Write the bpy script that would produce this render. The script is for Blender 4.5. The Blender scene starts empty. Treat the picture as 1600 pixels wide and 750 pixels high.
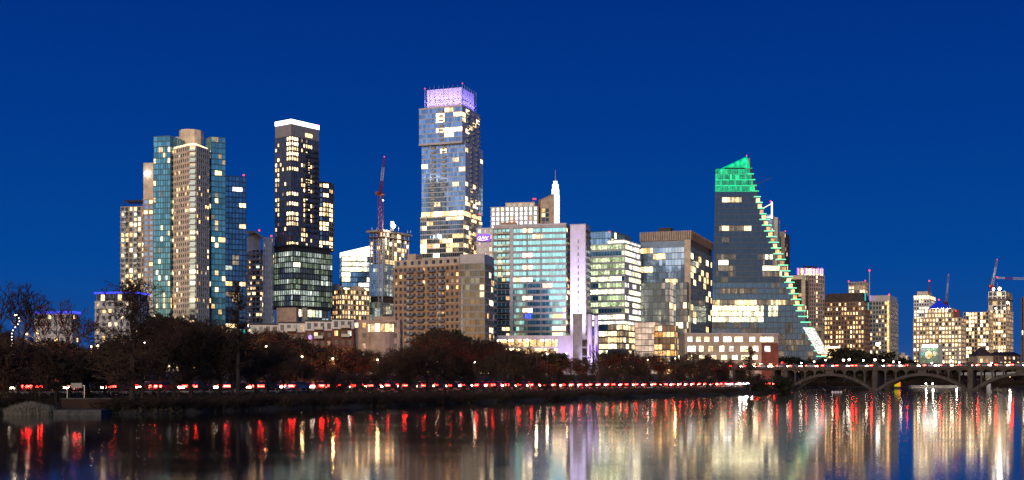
import bpy, math, random
from math import sin, cos, pi, atan2, sqrt, radians
from mathutils import Vector

# ------------------------------------------------------------------ scene
sc = bpy.context.scene
COL = sc.collection
sc.render.engine = 'CYCLES'
sc.cycles.use_denoising = True
sc.cycles.denoising_prefilter = 'FAST'
sc.cycles.max_bounces = 6
sc.cycles.diffuse_bounces = 2
sc.cycles.glossy_bounces = 4
sc.cycles.transmission_bounces = 2
sc.cycles.sample_clamp_indirect = 6.0
sc.cycles.caustics_reflective = False
sc.cycles.caustics_refractive = False
sc.view_settings.view_transform = 'Standard'
sc.view_settings.look = 'None'
sc.view_settings.exposure = 0.0
sc.view_settings.gamma = 1.0

# survey constants: focal length in survey units, eye height above the water, horizon row
F, CAMH, HOR = 1900.0, 3.6, 594.0
def WX(px, D): return (px - 800.0) / F * D
def WZ(py, D): return CAMH + (HOR - py) / F * D
def PT(px, D): return (WX(px, D), D)

cam_d = bpy.data.cameras.new('camera')
cam_d.sensor_width = 36.0
cam_d.lens = 36.0 * F / 1600.0
cam_d.shift_y = (HOR - 375.0) / 1600.0
cam_d.clip_start = 0.5
cam_d.clip_end = 20000.0
cam = bpy.data.objects.new('camera', cam_d)
COL.objects.link(cam)
cam.location = (0, 0, CAMH)
cam.rotation_euler = (pi / 2, 0, 0)
sc.camera = cam

# ------------------------------------------------------------------ materials
MATS = {}
def new_mat(name):
    m = bpy.data.materials.new(name)
    m.use_nodes = True
    nt = m.node_tree
    nt.nodes.clear()
    out = nt.nodes.new('ShaderNodeOutputMaterial')
    MATS[name] = m
    return m, nt, out

def N(nt, typ, **kw):
    n = nt.nodes.new(typ)
    for k, v in kw.items():
        if isinstance(k, str) and hasattr(n, k):
            setattr(n, k, v)
    return n

def rgba(c): return (c[0], c[1], c[2], 1.0)

def plain(name, c, rough=0.8, metal=0.0, var=0.25, scale=0.35, spec=0.3, objvar=0.0):
    """painted / stone / concrete surface with soft mottling at two sizes"""
    m, nt, out = new_mat(name)
    b = N(nt, 'ShaderNodeBsdfPrincipled')
    b.inputs['Roughness'].default_value = rough
    b.inputs['Metallic'].default_value = metal
    b.inputs['Specular IOR Level'].default_value = spec
    g = N(nt, 'ShaderNodeNewGeometry')
    no = N(nt, 'ShaderNodeTexNoise'); no.inputs['Scale'].default_value = scale; no.inputs['Detail'].default_value = 5
    nt.links.new(g.outputs['Position'], no.inputs['Vector'])
    mr = N(nt, 'ShaderNodeMapRange')
    mr.inputs['From Min'].default_value = 0.3; mr.inputs['From Max'].default_value = 0.7
    mr.inputs['To Min'].default_value = 1 - var; mr.inputs['To Max'].default_value = 1 + var
    nt.links.new(no.outputs['Fac'], mr.inputs['Value'])
    val = mr.outputs['Result']
    if objvar:
        oi = N(nt, 'ShaderNodeObjectInfo')
        m2 = N(nt, 'ShaderNodeMapRange')
        m2.inputs['To Min'].default_value = 1 - objvar; m2.inputs['To Max'].default_value = 1 + objvar
        nt.links.new(oi.outputs['Random'], m2.inputs['Value'])
        mu = N(nt, 'ShaderNodeMath', operation='MULTIPLY')
        nt.links.new(val, mu.inputs[0]); nt.links.new(m2.outputs['Result'], mu.inputs[1])
        val = mu.outputs[0]
    vm = N(nt, 'ShaderNodeVectorMath', operation='SCALE')
    vm.inputs[0].default_value = c
    nt.links.new(val, vm.inputs['Scale'])
    nt.links.new(vm.outputs['Vector'], b.inputs['Base Color'])
    nt.links.new(b.outputs[0], out.inputs['Surface'])
    return m

def island_rand(nt):
    g = N(nt, 'ShaderNodeNewGeometry'); oi = N(nt, 'ShaderNodeObjectInfo')
    ad = N(nt, 'ShaderNodeMath', operation='ADD')
    nt.links.new(g.outputs['Random Per Island'], ad.inputs[0]); nt.links.new(oi.outputs['Random'], ad.inputs[1])
    wn = N(nt, 'ShaderNodeTexWhiteNoise', noise_dimensions='1D')
    nt.links.new(ad.outputs[0], wn.inputs['W'])
    return g, wn

def glass(name, c, metal=0.6, rough=0.07, tilt=0.022, var=0.32):
    """coated curtain-wall glass; every pane hangs a hair differently"""
    m, nt, out = new_mat(name)
    b = N(nt, 'ShaderNodeBsdfPrincipled')
    b.inputs['Metallic'].default_value = metal; b.inputs['Roughness'].default_value = rough
    g, wn = island_rand(nt)
    mr = N(nt, 'ShaderNodeMapRange'); mr.inputs['To Min'].default_value = 1 - var; mr.inputs['To Max'].default_value = 1 + var
    nt.links.new(wn.outputs['Value'], mr.inputs['Value'])
    vm = N(nt, 'ShaderNodeVectorMath', operation='SCALE'); vm.inputs[0].default_value = c
    nt.links.new(mr.outputs['Result'], vm.inputs['Scale'])
    nt.links.new(vm.outputs['Vector'], b.inputs['Base Color'])
    sb = N(nt, 'ShaderNodeVectorMath', operation='SUBTRACT'); sb.inputs[1].default_value = (.5, .5, .5)
    nt.links.new(wn.outputs['Color'], sb.inputs[0])
    s2 = N(nt, 'ShaderNodeVectorMath', operation='SCALE'); s2.inputs['Scale'].default_value = tilt
    nt.links.new(sb.outputs[0], s2.inputs[0])
    ad = N(nt, 'ShaderNodeVectorMath', operation='ADD')
    nt.links.new(g.outputs['Normal'], ad.inputs[0]); nt.links.new(s2.outputs[0], ad.inputs[1])
    nm = N(nt, 'ShaderNodeVectorMath', operation='NORMALIZE')
    nt.links.new(ad.outputs[0], nm.inputs[0]); nt.links.new(nm.outputs[0], b.inputs['Normal'])
    nt.links.new(b.outputs[0], out.inputs['Surface'])
    return m

def lit(name, c, s, var=0.7, inner=0.7, sample=False, scale=1.1, white=None):
    """a lit room behind glass: uneven light, curtains and furniture as soft noise"""
    m, nt, out = new_mat(name)
    white = min(c) > .1 if white is None else white
    e = N(nt, 'ShaderNodeEmission')
    g, wn = island_rand(nt)
    sc_ = N(nt, 'ShaderNodeSeparateColor'); nt.links.new(wn.outputs['Color'], sc_.inputs[0])
    mx = N(nt, 'ShaderNodeMix', data_type='RGBA'); mx.inputs[6].default_value = rgba(c); mx.inputs[7].default_value = rgba([.72*a+.28*b for a, b in zip(c, (1, .88, .70))] if white else c)
    nt.links.new(sc_.outputs[1], mx.inputs[0]); nt.links.new(mx.outputs[2], e.inputs['Color'])
    mr = N(nt, 'ShaderNodeMapRange'); mr.inputs['To Min'].default_value = (1 - var) * s; mr.inputs['To Max'].default_value = (1 + var) * s
    nt.links.new(wn.outputs['Value'], mr.inputs['Value'])
    no = N(nt, 'ShaderNodeTexNoise'); no.inputs['Scale'].default_value = scale; no.inputs['Detail'].default_value = 2
    nt.links.new(g.outputs['Position'], no.inputs['Vector'])
    m2 = N(nt, 'ShaderNodeMapRange'); m2.inputs['From Min'].default_value = .3; m2.inputs['From Max'].default_value = .7
    m2.inputs['To Min'].default_value = 1 - inner; m2.inputs['To Max'].default_value = 1 + inner
    nt.links.new(no.outputs['Fac'], m2.inputs['Value'])
    mu = N(nt, 'ShaderNodeMath', operation='MULTIPLY')
    nt.links.new(mr.outputs['Result'], mu.inputs[0]); nt.links.new(m2.outputs['Result'], mu.inputs[1])
    nt.links.new(mu.outputs[0], e.inputs['Strength'])
    gl = N(nt, 'ShaderNodeBsdfGlossy'); gl.inputs['Roughness'].default_value = 0.08; gl.inputs['Color'].default_value = (.06, .06, .06, 1)
    ad = N(nt, 'ShaderNodeAddShader')
    nt.links.new(e.outputs[0], ad.inputs[0]); nt.links.new(gl.outputs[0], ad.inputs[1])
    nt.links.new(ad.outputs[0], out.inputs['Surface'])
    m.cycles.emission_sampling = 'AUTO' if sample else 'NONE'
    return m

def lamp_mat(name, c, s, sample=True):
    m, nt, out = new_mat(name)
    e = N(nt, 'ShaderNodeEmission'); e.inputs['Color'].default_value = rgba(c); e.inputs['Strength'].default_value = s
    nt.links.new(e.outputs[0], out.inputs['Surface'])
    m.cycles.emission_sampling = 'AUTO' if sample else 'NONE'
    return m

# masonry, metal, concrete
plain('beige', (.40, .34, .26), .85); plain('cream', (.60, .52, .40), .85); plain('sand', (.44, .36, .27), .85)
plain('brick_brown', (.33, .22, .14), .9, scale=.6); plain('brick_red', (.14, .06, .045), .9); plain('white_wall', (.62, .60, .58), .8, var=.12)
plain('pink_stone', (.40, .29, .23), .9); plain('grey_panel', (.24, .24, .24), .5, var=.12); plain('grey_light', (.42, .42, .42), .6, var=.15)
plain('mullion_pale', (.40, .42, .42), .5, var=.1); plain('mullion', (.30, .33, .35), .45, metal=.3, var=.1); plain('mullion_dark', (.08, .085, .095), .5, var=.15)
plain('charcoal', (.035, .035, .04), .6, var=.2); plain('brown_dark', (.05, .035, .03), .7); plain('brown_stone', (.20, .13, .095), .85)
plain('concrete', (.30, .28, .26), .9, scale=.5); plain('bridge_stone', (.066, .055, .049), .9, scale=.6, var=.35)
plain('spandrel_teal', (.07, .15, .17), .35, metal=.2, var=.15); plain('spandrel_blue', (.10, .16, .24), .35, metal=.3, var=.15)
plain('fin_blue', (.11, .16, .23), .4, metal=.3, var=.1); plain('roof', (.10, .10, .10), .9); plain('crane_red', (.17, .022, .02), .5, var=.1); plain('crane_white', (.5, .5, .5), .5, var=.1)
plain('core_dark', (.03, .03, .033), .9); plain('lilac_wall', (.62, .58, .66), .85, var=.1); plain('steel', (.2, .2, .21), .4, metal=.6)
plain('bark', (.038, .027, .021), .95, scale=2.0, var=.3, objvar=.3); plain('twig', (.036, .022, .015), .95, scale=.8, var=.3, objvar=.35)
plain('twig_red', (.043, .024, .015), .95, scale=.8, var=.3, objvar=.35)
plain('oak_leaf', (.024, .023, .011), .8, scale=.6, var=.5, objvar=.3); plain('rust_leaf', (.16, .065, .02), .8, scale=.6, var=.5, objvar=.2)
plain('reed', (.13, .12, .10), .9, scale=3, var=.3); plain('asphalt', (.05, .05, .05), .45, var=.2); plain('kerb', (.28, .27, .25), .9)
plain('paint_white', (.7, .7, .68), .7, var=.1); plain('tyre', (.02, .02, .02), .8); plain('ledge_stone', (.06, .06, .06), .9, scale=1.5, var=.4)  # ledge stone darkened to carry the shade on the low bank
plain('brick_shaded', (.034, .015, .012), .9); plain('car_black', (.02, .02, .022), .25, spec=.6, var=.05); plain('car_grey', (.16, .16, .17), .3, metal=.5, var=.05)  # bank wall brick has the shade on it put into its colour
plain('car_white', (.6, .6, .6), .3, spec=.6, var=.05); plain('car_red', (.25, .02, .02), .3, spec=.6, var=.05); plain('car_blue', (.03, .06, .16), .3, spec=.6, var=.05)
# glass
glass('glass_teal', (.15, .38, .44)); glass('glass_blue', (.24, .38, .60)); glass('glass_dark', (.05, .065, .09), .45)
glass('glass_sky', (.25, .42, .64)); glass('glass_navy', (.14, .21, .33), .6); glass('glass_aqua', (.025, .15, .26), .45); glass('glass_grey', (.05, .075, .085), .5)
glass('glass_clear', (.28, .40, .42), .55); glass('glass_punch', (.045, .075, .11), .5); glass('glass_pale', (.36, .44, .48), .6)
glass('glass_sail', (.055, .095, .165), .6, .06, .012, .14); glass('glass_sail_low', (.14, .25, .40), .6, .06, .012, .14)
glass('car_glass', (.02, .025, .03), .2, .05, .0, .1)
# lit rooms
lit('lit_warm', (1, .56, .19), 2.3); lit('lit_gold', (1, .50, .13), 1.8); lit('lit_cream', (1, .66, .29), 2.8)
lit('lit_bright', (1, .74, .38), 4.4); lit('lit_dim', (1, .66, .36), .30); lit('lit_cool', (.86, 1, .86), .9)
lit('lit_office', (1, .88, .50), 3.2); lit('lit_green', (.78, 1, .50), .8); lit('lit_pale', (.75, .95, .85), .38)
lit('lit_faint', (1, .72, .45), .12); lit('lit_orange', (1, .42, .10), 1.0); lit('lit_white', (1, .95, .88), 2.6); lit('lit_green_dim', (.62, .9, .6), .22)
lit('led_green', (.0, .74, .28), .95, .45, .5, scale=.35); lit('led_green_hot', (.02, 1, .35), 1.1, .6, .5)
lit('lit_purple', (.35, .16, 1), 1.0); lit('lit_blue', (.05, .12, 1), 1.2); lit('lit_teal', (.1, .9, .8), .8); lit('lit_pinkish', (1, .70, .52), .75, .35, .35, scale=.3)
# lamps
lamp_mat('lamp_blue', (.06, .08, 1), 1.6); lamp_mat('lamp_white', (1, .96, .9), 7); lamp_mat('lamp_warm', (1, .72, .36), 9)
lamp_mat('lamp_red', (1, .03, .05), 5, False); lamp_mat('lamp_purple', (.42, .12, 1), 2.2); lamp_mat('lamp_mint', (.16, 1, .48), 2.0, False)
lamp_mat('bulb_white', (1, .95, .85), 16, False); lamp_mat('bulb_warm', (1, .75, .4), 14, False)
lamp_mat('tail_red', (1, .018, .012), 75); lamp_mat('head_white', (1, .80, .58), 38); lamp_mat('beam_white', (1, .92, .82), 260)
lamp_mat('bulb_soft', (1, .95, .85), 4, False); lamp_mat('spire_flood_glow', (.88, 1, .93), 2.4, False); lamp_mat('panel_yellow', (.55, .55, .0), 1.0); lamp_mat('panel_orange', (1, .28, .02), 1.2)  # spire emission stands in for floodlight on its walls
lamp_mat('screen_teal', (.05, .6, .6), .9, False); lamp_mat('dome_blue', (.02, .06, .9), .55, False); lamp_mat('crown_white', (1, .97, .93), 3.5)
lamp_mat('sign_white', (1, .86, .74), 1.6, False); lamp_mat('sign_violet', (.36, .14, 1), 1.0, False); lamp_mat('sign_red', (1, .06, .08), 1.6, False)
def mat(x): return MATS[x] if isinstance(x, str) else x

# ------------------------------------------------------------------ mesh builder
class MB:
    def __init__(s): s.v, s.f, s.m = [], [], []
    def quad(s, a, b, c, d, m=0):
        i = len(s.v); s.v += [a, b, c, d]; s.f.append((i, i+1, i+2, i+3)); s.m.append(m)
    def prism(s, pts, z0, z1, m=0, top=True, bottom=False):
        n = len(pts); i = len(s.v)
        zt = z1 if isinstance(z1, (list, tuple)) else [z1] * n
        s.v += [(p[0], p[1], z0) for p in pts] + [(p[0], p[1], zt[k]) for k, p in enumerate(pts)]
        for k in range(n):
            j = (k + 1) % n
            s.f.append((i+k, i+j, i+n+j, i+n+k)); s.m.append(m)
        if top: s.f.append(tuple(i+n+k for k in range(n))); s.m.append(m)
        if bottom: s.f.append(tuple(i+k for k in reversed(range(n)))); s.m.append(m)
    def box(s, x0, x1, y0, y1, z0, z1, m=0):
        s.prism([(x0, y0), (x1, y0), (x1, y1), (x0, y1)], z0, z1, m, True, True)
    def obox(s, o, u, t0, t1, n0, n1, z0, z1, m=0):
        ux, uy = u; nx, ny = uy, -ux
        P = lambda t, n: (o[0] + ux*t + nx*n, o[1] + uy*t + ny*n)
        s.prism([P(t0, n1), P(t1, n1), P(t1, n0), P(t0, n0)], z0, z1, m, True, True)
    def tube(s, p, q, r0, r1, n=4, m=0, cap=False):
        p, q = Vector(p), Vector(q); d = (q - p)
        if d.length < 1e-6: return
        d.normalize()
        a = d.cross(Vector((0, 0, 1)) if abs(d.z) < .9 else Vector((1, 0, 0))).normalized(); b = d.cross(a)
        i = len(s.v)
        for k in range(n):
            t = 2*pi*k/n; w = a*cos(t) + b*sin(t)
            s.v.append(tuple(p + w*r0)); s.v.append(tuple(q + w*r1))
        for k in range(n):
            j = (k+1) % n
            s.f.append((i+2*k, i+2*j, i+2*j+1, i+2*k+1)); s.m.append(m)
        if cap:
            s.f.append(tuple(i+2*k+1 for k in range(n))); s.m.append(m)
            s.f.append(tuple(i+2*k for k in reversed(range(n)))); s.m.append(m)
    def lathe(s, c, prof, n=12, m=0):
        i = len(s.v)
        for r, z in prof:
            for k in range(n):
                t = 2*pi*k/n; s.v.append((c[0]+r*cos(t), c[1]+r*sin(t), c[2]+z))
        for a in range(len(prof)-1):
            for k in range(n):
                j = (k+1) % n
                s.f.append((i+a*n+k, i+a*n+j, i+(a+1)*n+j, i+(a+1)*n+k)); s.m.append(m)
        s.f.append(tuple(i+k for k in reversed(range(n)))); s.m.append(m)
        e = i+(len(prof)-1)*n
        s.f.append(tuple(e+k for k in range(n))); s.m.append(m)
    def ball(s, c, r, n=8, m=0):
        s.lathe(c, [(max(.02*r, r*sin(pi*k/6)), -r*cos(pi*k/6)) for k in range(7)], n, m)
    def mesh(s, name, mats, off=(0, 0, 0), smooth=False):
        me = bpy.data.meshes.new(name)
        ox, oy, oz = off
        me.from_pydata([(x-ox, y-oy, z-oz) for x, y, z in s.v], [], s.f)
        for mm in (mats if isinstance(mats, (list, tuple)) else [mats]): me.materials.append(mat(mm))
        if any(s.m): me.polygons.foreach_set('material_index', s.m)
        if smooth: me.polygons.foreach_set('use_smooth', [True]*len(s.f))
        me.update()
        return me

def link(name, data, parent=None, loc=(0, 0, 0), rz=0.0, kind=None):
    o = bpy.data.objects.new(name, data); COL.objects.link(o)
    o.location = loc; o.rotation_euler = (0, 0, rz)
    if parent is not None: o.parent = parent
    if kind: o['kind'] = kind
    return o

def tag(o, label, cat, group=None):
    o['label'] = label; o['category'] = cat
    if group: o['group'] = group
    return o

def h01(*a): return random.Random(hash(a)).random()

# ------------------------------------------------------------------ buildings
class Style:
    def __init__(s, fh=3.3, bay=1.5, sp=.6, pw=.12, dep=.15, wall='core_dark', frame='mullion', glass='glass_blue', lit=None, roof='roof', skip=0, pdep=.06):
        s.__dict__.update(locals()); del s.__dict__['s']
    def but(s, **k):
        d = {a: b for a, b in s.__dict__.items()}
        d.update(k); return Style(**d)

def L(prob, pal, room=2, fvar=.6, full=(), fullpal=None):
    tot = sum(w for _, w in pal)
    def pick(p, x):
        x *= sum(w for _, w in p)
        for mname, w in p:
            x -= w
            if x <= 0: return mname
        return p[-1][0]
    def fn(seed, fi, c, r, nc, nr):
        if r in full or (r - nr) in full:
            if h01(seed, fi, c//room, r, 3) < .93: return pick(fullpal or pal, h01(seed, fi, c//room, r, 5))
            return None
        pr = prob * (1 - fvar + 2*fvar*h01(seed, 7, r))
        if h01(seed, fi, c//room, r, 3) < pr: return pick(pal, h01(seed, fi, c//room, r, 5))
        return None
    return fn

HOME = [('lit_warm', 4), ('lit_cream', 3), ('lit_gold', 2), ('lit_dim', 3), ('lit_bright', 1.2), ('lit_cool', .4)]
OFFICE = [('lit_office', 4), ('lit_cool', 2), ('lit_cream', 2), ('lit_pale', 2)]
PANE = {}
def pane_mesh(w, h):
    k = (round(w, 2), round(h, 2))
    if k not in PANE:
        me = bpy.data.meshes.new('window_pane')
        a, b = w/2, h/2
        me.from_pydata([(-a, 0, -b), (a, 0, -b), (a, 0, b), (-a, 0, b)], [], [(0, 1, 2, 3)])
        me.materials.append(mat('lit_warm'))
        PANE[k] = me
    return PANE[k]

def foot(xl, xc, xr, D, th):
    """footprint of a block: nearest corner seen at xc at distance D, its two walls ending at xl and xr; th = turn of the grid"""
    kl, kr = (xl-800)/F, (xr-800)/F
    th = max(radians(th), math.atan(kr) + radians(9)); c, s = cos(th), sin(th)
    P = PT(xc, D)
    a = (P[0] - kl*P[1]) / (c + kl*s)
    b = (kr*P[1] - P[0]) / (s - kr*c) if abs(s - kr*c) > 1e-3 else 30
    u, v = (-c*a, s*a), (s*b, c*b)
    return [P, (P[0]+v[0], P[1]+v[1]), (P[0]+u[0]+v[0], P[1]+u[1]+v[1]), (P[0]+u[0], P[1]+u[1])]

def front(xl, xr, D, depth, turn=0.0):
    """a block whose front wall fills xl..xr; turn > 0 swings its right end away"""
    A = PT(xl, D - 0.0); ang = radians(turn)
    kr = (xr-800)/F
    w = (kr*A[1] - A[0]) / (cos(ang) - kr*sin(ang))
    u = (cos(ang), sin(ang)); n = (-u[1], u[0])
    B = (A[0]+u[0]*w, A[1]+u[1]*w)
    return [A, B, (B[0]+n[0]*depth, B[1]+n[1]*depth), (A[0]+n[0]*depth, A[1]+n[1]*depth)]

class Bld:
    count = 0
    def __init__(s, name, label, cat, at, group=None, z=4.0):
        Bld.count += 1
        s.seed = Bld.count
        s.loc = (at[0], at[1], z)
        s.root = tag(link(name, None, None, s.loc), label, cat, group)
        s.fr, s.cells, s.nface = {}, [], 0
        s.box = None
    def part(s, name, mb, mats, kind=None, parent=None, smooth=False):
        return link(name, mb.mesh(name, mats, s.loc, smooth), parent or s.root, kind=kind)
    def vol(s, pts, z0, z1, st, part='wall', faces=None, ztop=None):
        mb = MB(); mb.prism(pts, z0, ztop or z1, 0)
        if st.roof != st.wall:
            mb.m[-1] = 1
        p = s.part(part, mb, [st.wall, st.roof])
        n = len(pts)
        for i in range(n):
            if faces is not None and i not in faces: continue
            s.face(pts[i], pts[(i+1) % n], z0, z1, st, force=faces is not None)
        return p
    def face(s, a, b, z0, z1, st, force=False, litfn=None, f0=0):
        dx, dy = b[0]-a[0], b[1]-a[1]; Ln = sqrt(dx*dx+dy*dy)
        if Ln < .8: return
        u = (dx/Ln, dy/Ln); n = (u[1], -u[0])
        mx, my = (a[0]+b[0])/2, (a[1]+b[1])/2; dm = sqrt(mx*mx+my*my)
        if not force and (n[0]*-mx + n[1]*-my)/dm < -0.12: return
        s.nface += 1; fi = s.nface; e = .004*fi
        nc = max(1, round(Ln/st.bay)); w = Ln/nc
        nr = max(1, round((z1-z0)/st.fh)); h = (z1-z0)/nr
        fm = s.fr.setdefault(st.frame, MB())
        lf = litfn or st.lit
        if st.sp > 0:
            for r in range(nr+1):
                za = z0 + r*h - (st.sp*.5 if r else 0); zb = z0 + r*h + st.sp*.5
                if r == nr: zb = z1 + .05
                if zb - za > .02: fm.obox(a, u, -st.dep*.9, Ln+st.dep*.9, -.1, st.dep+e, za+e, zb+e)
        if st.pw > 0:
            for c in range(nc+1):
                t = c*w
                fm.obox(a, u, max(-.02, t-st.pw/2), min(Ln+.02, t+st.pw/2), -.1, st.dep+st.pdep+e, z0+.01, z1-.013)
        ph, pw2 = h - st.sp, w - st.pw
        ang = atan2(u[1], u[0])
        for r in range(nr):
            for c in range(nc):
                m = lf(s.seed, fi, c, r+f0, nc, nr) if lf else None
                if m == 'skip': continue
                t = (c+.5)*w
                s.cells.append((a[0]+u[0]*t+n[0]*.06, a[1]+u[1]*t+n[1]*.06, z0+(r+.5)*h, pw2, ph, ang, m or st.glass, bool(m)))
    def finish(s, zvis=0.0, most=100):
        for k, mb in s.fr.items():
            if mb.f: s.part('facade_frame', mb, k)
        rng = random.Random(s.seed)
        cells = s.cells; rng.shuffle(cells)
        cells.sort(key=lambda c: (0 if (c[7] and c[2] > zvis) else 1 if c[2] > zvis else 2, -round(c[3]*c[4], 0)))
        for c in cells[:most]:
            o = link('window', pane_mesh(c[3], c[4]), s.root, (c[0]-s.loc[0], c[1]-s.loc[1], c[2]-s.loc[2]), c[5])
            o.material_slots[0].link = 'OBJECT'; o.material_slots[0].material = mat(c[6])
        rest = cells[most:]
        if rest:
            mb = MB(); names = []
            for cx, cy, cz, w, h, a, m, _ in rest:
                if m not in names: names.append(m)
                dx, dy = cos(a)*w/2, sin(a)*w/2
                mb.quad((cx-dx, cy-dy, cz-h/2), (cx+dx, cy+dy, cz-h/2), (cx+dx, cy+dy, cz+h/2), (cx-dx, cy-dy, cz+h/2), names.index(m))
            s.part('window_grid', mb, names, kind='stuff')
    # small fittings
    def slab(s, name, pts, z0, z1, m, kind=None):
        mb = MB(); mb.prism(pts, z0, z1, 0, True, True); return s.part(name, mb, m, kind)
    def beacon(s, x, y, z, r=.9, m='lamp_red'):
        mb = MB(); mb.ball((x, y, z), r*.62); return s.part('beacon', mb, m)
    def mast(s, x, y, z0, z1, r=.35, m='steel', name='antenna'):
        mb = MB(); mb.tube((x, y, z0), (x, y, z1), r, r*.5, 6, cap=True); return s.part(name, mb, m)
    def balconies(s, a, b, ts, zs, w, dep, m='mullion', rail='glass_clear', nmax=100):
        dx, dy = b[0]-a[0], b[1]-a[1]; Ln = sqrt(dx*dx+dy*dy); u = (dx/Ln, dy/Ln); n = (u[1], -u[0]); ang = atan2(u[1], u[0])
        mb = MB()
        mb.box(-w/2, w/2, -dep, 0, 0, .25, 0)
        mr_ = MB(); mr_.box(-w/2, w/2, -dep, -dep+.08, .26, 1.25)
        mr_.box(-w/2, -w/2+.08, -dep+.081, 0, .26, 1.24); mr_.box(w/2-.08, w/2, -dep+.081, 0, .26, 1.24)
        me = mb.mesh('balcony', m); mr_ = mr_.mesh('railing', rail)
        k = 0
        for t in ts:
            for z in zs:
                if k >= nmax: return
                k += 1
                bo = link('balcony', me, s.root, (a[0]+u[0]*t+n[0]*.3-s.loc[0], a[1]+u[1]*t+n[1]*.3-s.loc[1], z-s.loc[2]), ang); link('railing', mr_, bo)

def inset(pts, d):
    cx = sum(p[0] for p in pts)/len(pts); cy = sum(p[1] for p in pts)/len(pts)
    out = []
    for p in pts:
        dx, dy = p[0]-cx, p[1]-cy; r = sqrt(dx*dx+dy*dy)
        out.append((p[0]-dx/r*d, p[1]-dy/r*d))
    return out
def lerp(a, b, t): return (a[0]+(b[0]-a[0])*t, a[1]+(b[1]-a[1])*t)
def polyarc(cx, cy, r, n, a0=0.0, ry=None):
    ry = ry or r
    return [(cx + r*cos(a0+2*pi*k/n), cy + ry*sin(a0+2*pi*k/n)) for k in range(n)]
def spot(name, loc, target, power, color, size=60, rad=.5):
    l = bpy.data.lights.new(name, 'AREA'); l.energy = power*.3; l.color = color; l.spread = radians(size); l.size = rad*2
    o = link(name, l, None, loc)
    o.rotation_euler = (Vector(target)-Vector(loc)).to_track_quat('-Z', 'Y').to_euler()
    return o
def point(name, loc, power, color, rad=.3):
    l = bpy.data.lights.new(name, 'POINT'); l.energy = power; l.color = color; l.shadow_soft_size = rad
    return link(name, l, None, loc)
# ------------------------------------------------------------------ dusk sky
world = bpy.data.worlds.new('World'); sc.world = world; world.use_nodes = True
wt = world.node_tree; wt.nodes.clear()
wo = wt.nodes.new('ShaderNodeOutputWorld'); bg = wt.nodes.new('ShaderNodeBackground')
sky = wt.nodes.new('ShaderNodeTexSky'); sky.sky_type = 'NISHITA'; sky.sun_disc = False
SUN_EL, SUN_ROT = radians(1.0), radians(200.0)
sky.sun_elevation = SUN_EL; sky.sun_rotation = SUN_ROT; sky.ozone_density = 4.0
tc = wt.nodes.new('ShaderNodeTexCoord'); sp = wt.nodes.new('ShaderNodeSeparateXYZ')
wt.links.new(tc.outputs['Generated'], sp.inputs[0])
rp = wt.nodes.new('ShaderNodeValToRGB')       # deepening blue of the eastern dusk sky, by height above the horizon
els = rp.color_ramp.elements
els[0].position = 0.0; els[0].color = (.045, .092, .250, 1)
els[1].position = 1.0; els[1].color = (.0004, .016, .130, 1)
for p, c in ((.03, (.008, .070, .285)), (.09, (.0012, .060, .300)), (.20, (.0004, .041, .262)), (.32, (.0003, .027, .210))):
    e = els.new(p); e.color = (*c, 1)
wt.links.new(sp.outputs['Z'], rp.inputs['Fac'])
mr = wt.nodes.new('ShaderNodeMapRange'); mr.interpolation_type = 'SMOOTHSTEP'   # afterglow fills the half of the sky behind the viewer
mr.inputs['From Min'].default_value = 0.05; mr.inputs['From Max'].default_value = -0.9
wt.links.new(sp.outputs['Y'], mr.inputs['Value'])
vs = wt.nodes.new('ShaderNodeVectorMath'); vs.operation = 'SCALE'
vt = wt.nodes.new('ShaderNodeVectorMath'); vt.operation = 'MULTIPLY'; vt.inputs[1].default_value = (1.12, 1.05, .80)
wt.links.new(sky.outputs[0], vt.inputs[0]); wt.links.new(vt.outputs[0], vs.inputs[0])
GLOW = 0.85
mg = wt.nodes.new('ShaderNodeMath'); mg.operation = 'MULTIPLY'; mg.inputs[1].default_value = GLOW
wt.links.new(mr.outputs[0], mg.inputs[0]); wt.links.new(mg.outputs[0], vs.inputs['Scale'])
va = wt.nodes.new('ShaderNodeVectorMath'); va.operation = 'ADD'
wt.links.new(rp.outputs[0], va.inputs[0]); wt.links.new(vs.outputs[0], va.inputs[1])
wt.links.new(va.outputs[0], bg.inputs['Color']); bg.inputs['Strength'].default_value = 1.0
wt.links.new(bg.outputs[0], wo.inputs[0])
sd = bpy.data.lights.new('afterglow', 'SUN'); sd.energy = 2.0; sd.energy *= .78; sd.angle = radians(25); sd.color = (1, .78, .46)
so = link('afterglow', sd, None, (0, -60, 80))
so.rotation_euler = (radians(78), 0, radians(-14))

# ------------------------------------------------------------------ river bank, road and ground
def interp(tab, x):
    if x <= tab[0][0]: return tab[0][1]
    for (a, b), (c, d) in zip(tab, tab[1:]):
        if x <= c: return b + (d-b)*(x-a)/(c-a)
    return tab[-1][1]
SHORE = [(-900, 96), (-300, 112), (0, 126), (250, 128), (400, 145), (600, 166), (750, 190), (900, 221), (1000, 254), (1100, 285), (1180, 308), (1202, 322), (1216, 360), (1226, 455), (1238, 560), (1300, 610), (1600, 650), (2600, 760)]
ROAD = [(-900, 138), (-300, 148), (0, 162), (200, 175), (450, 196), (600, 226), (800, 275), (1000, 345), (1150, 415), (1195, 446), (1215, 480), (1260, 600), (1320, 660), (1600, 705), (2600, 820)]
RZ = [(-900, 2.1), (600, 1.9), (1000, 1.7), (1200, 1.6), (2600, 1.8)]
plain('ground_earth', (.030, .021, .015), .95, scale=.4, var=.5)  # ground albedo lowered in place of shade from the bank behind the viewer
plain('lawn', (.026, .024, .013), .95, scale=.6, var=.4)
def road_half(px): return 7.5
gm = MB(); rm = MB(); cols = []
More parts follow.
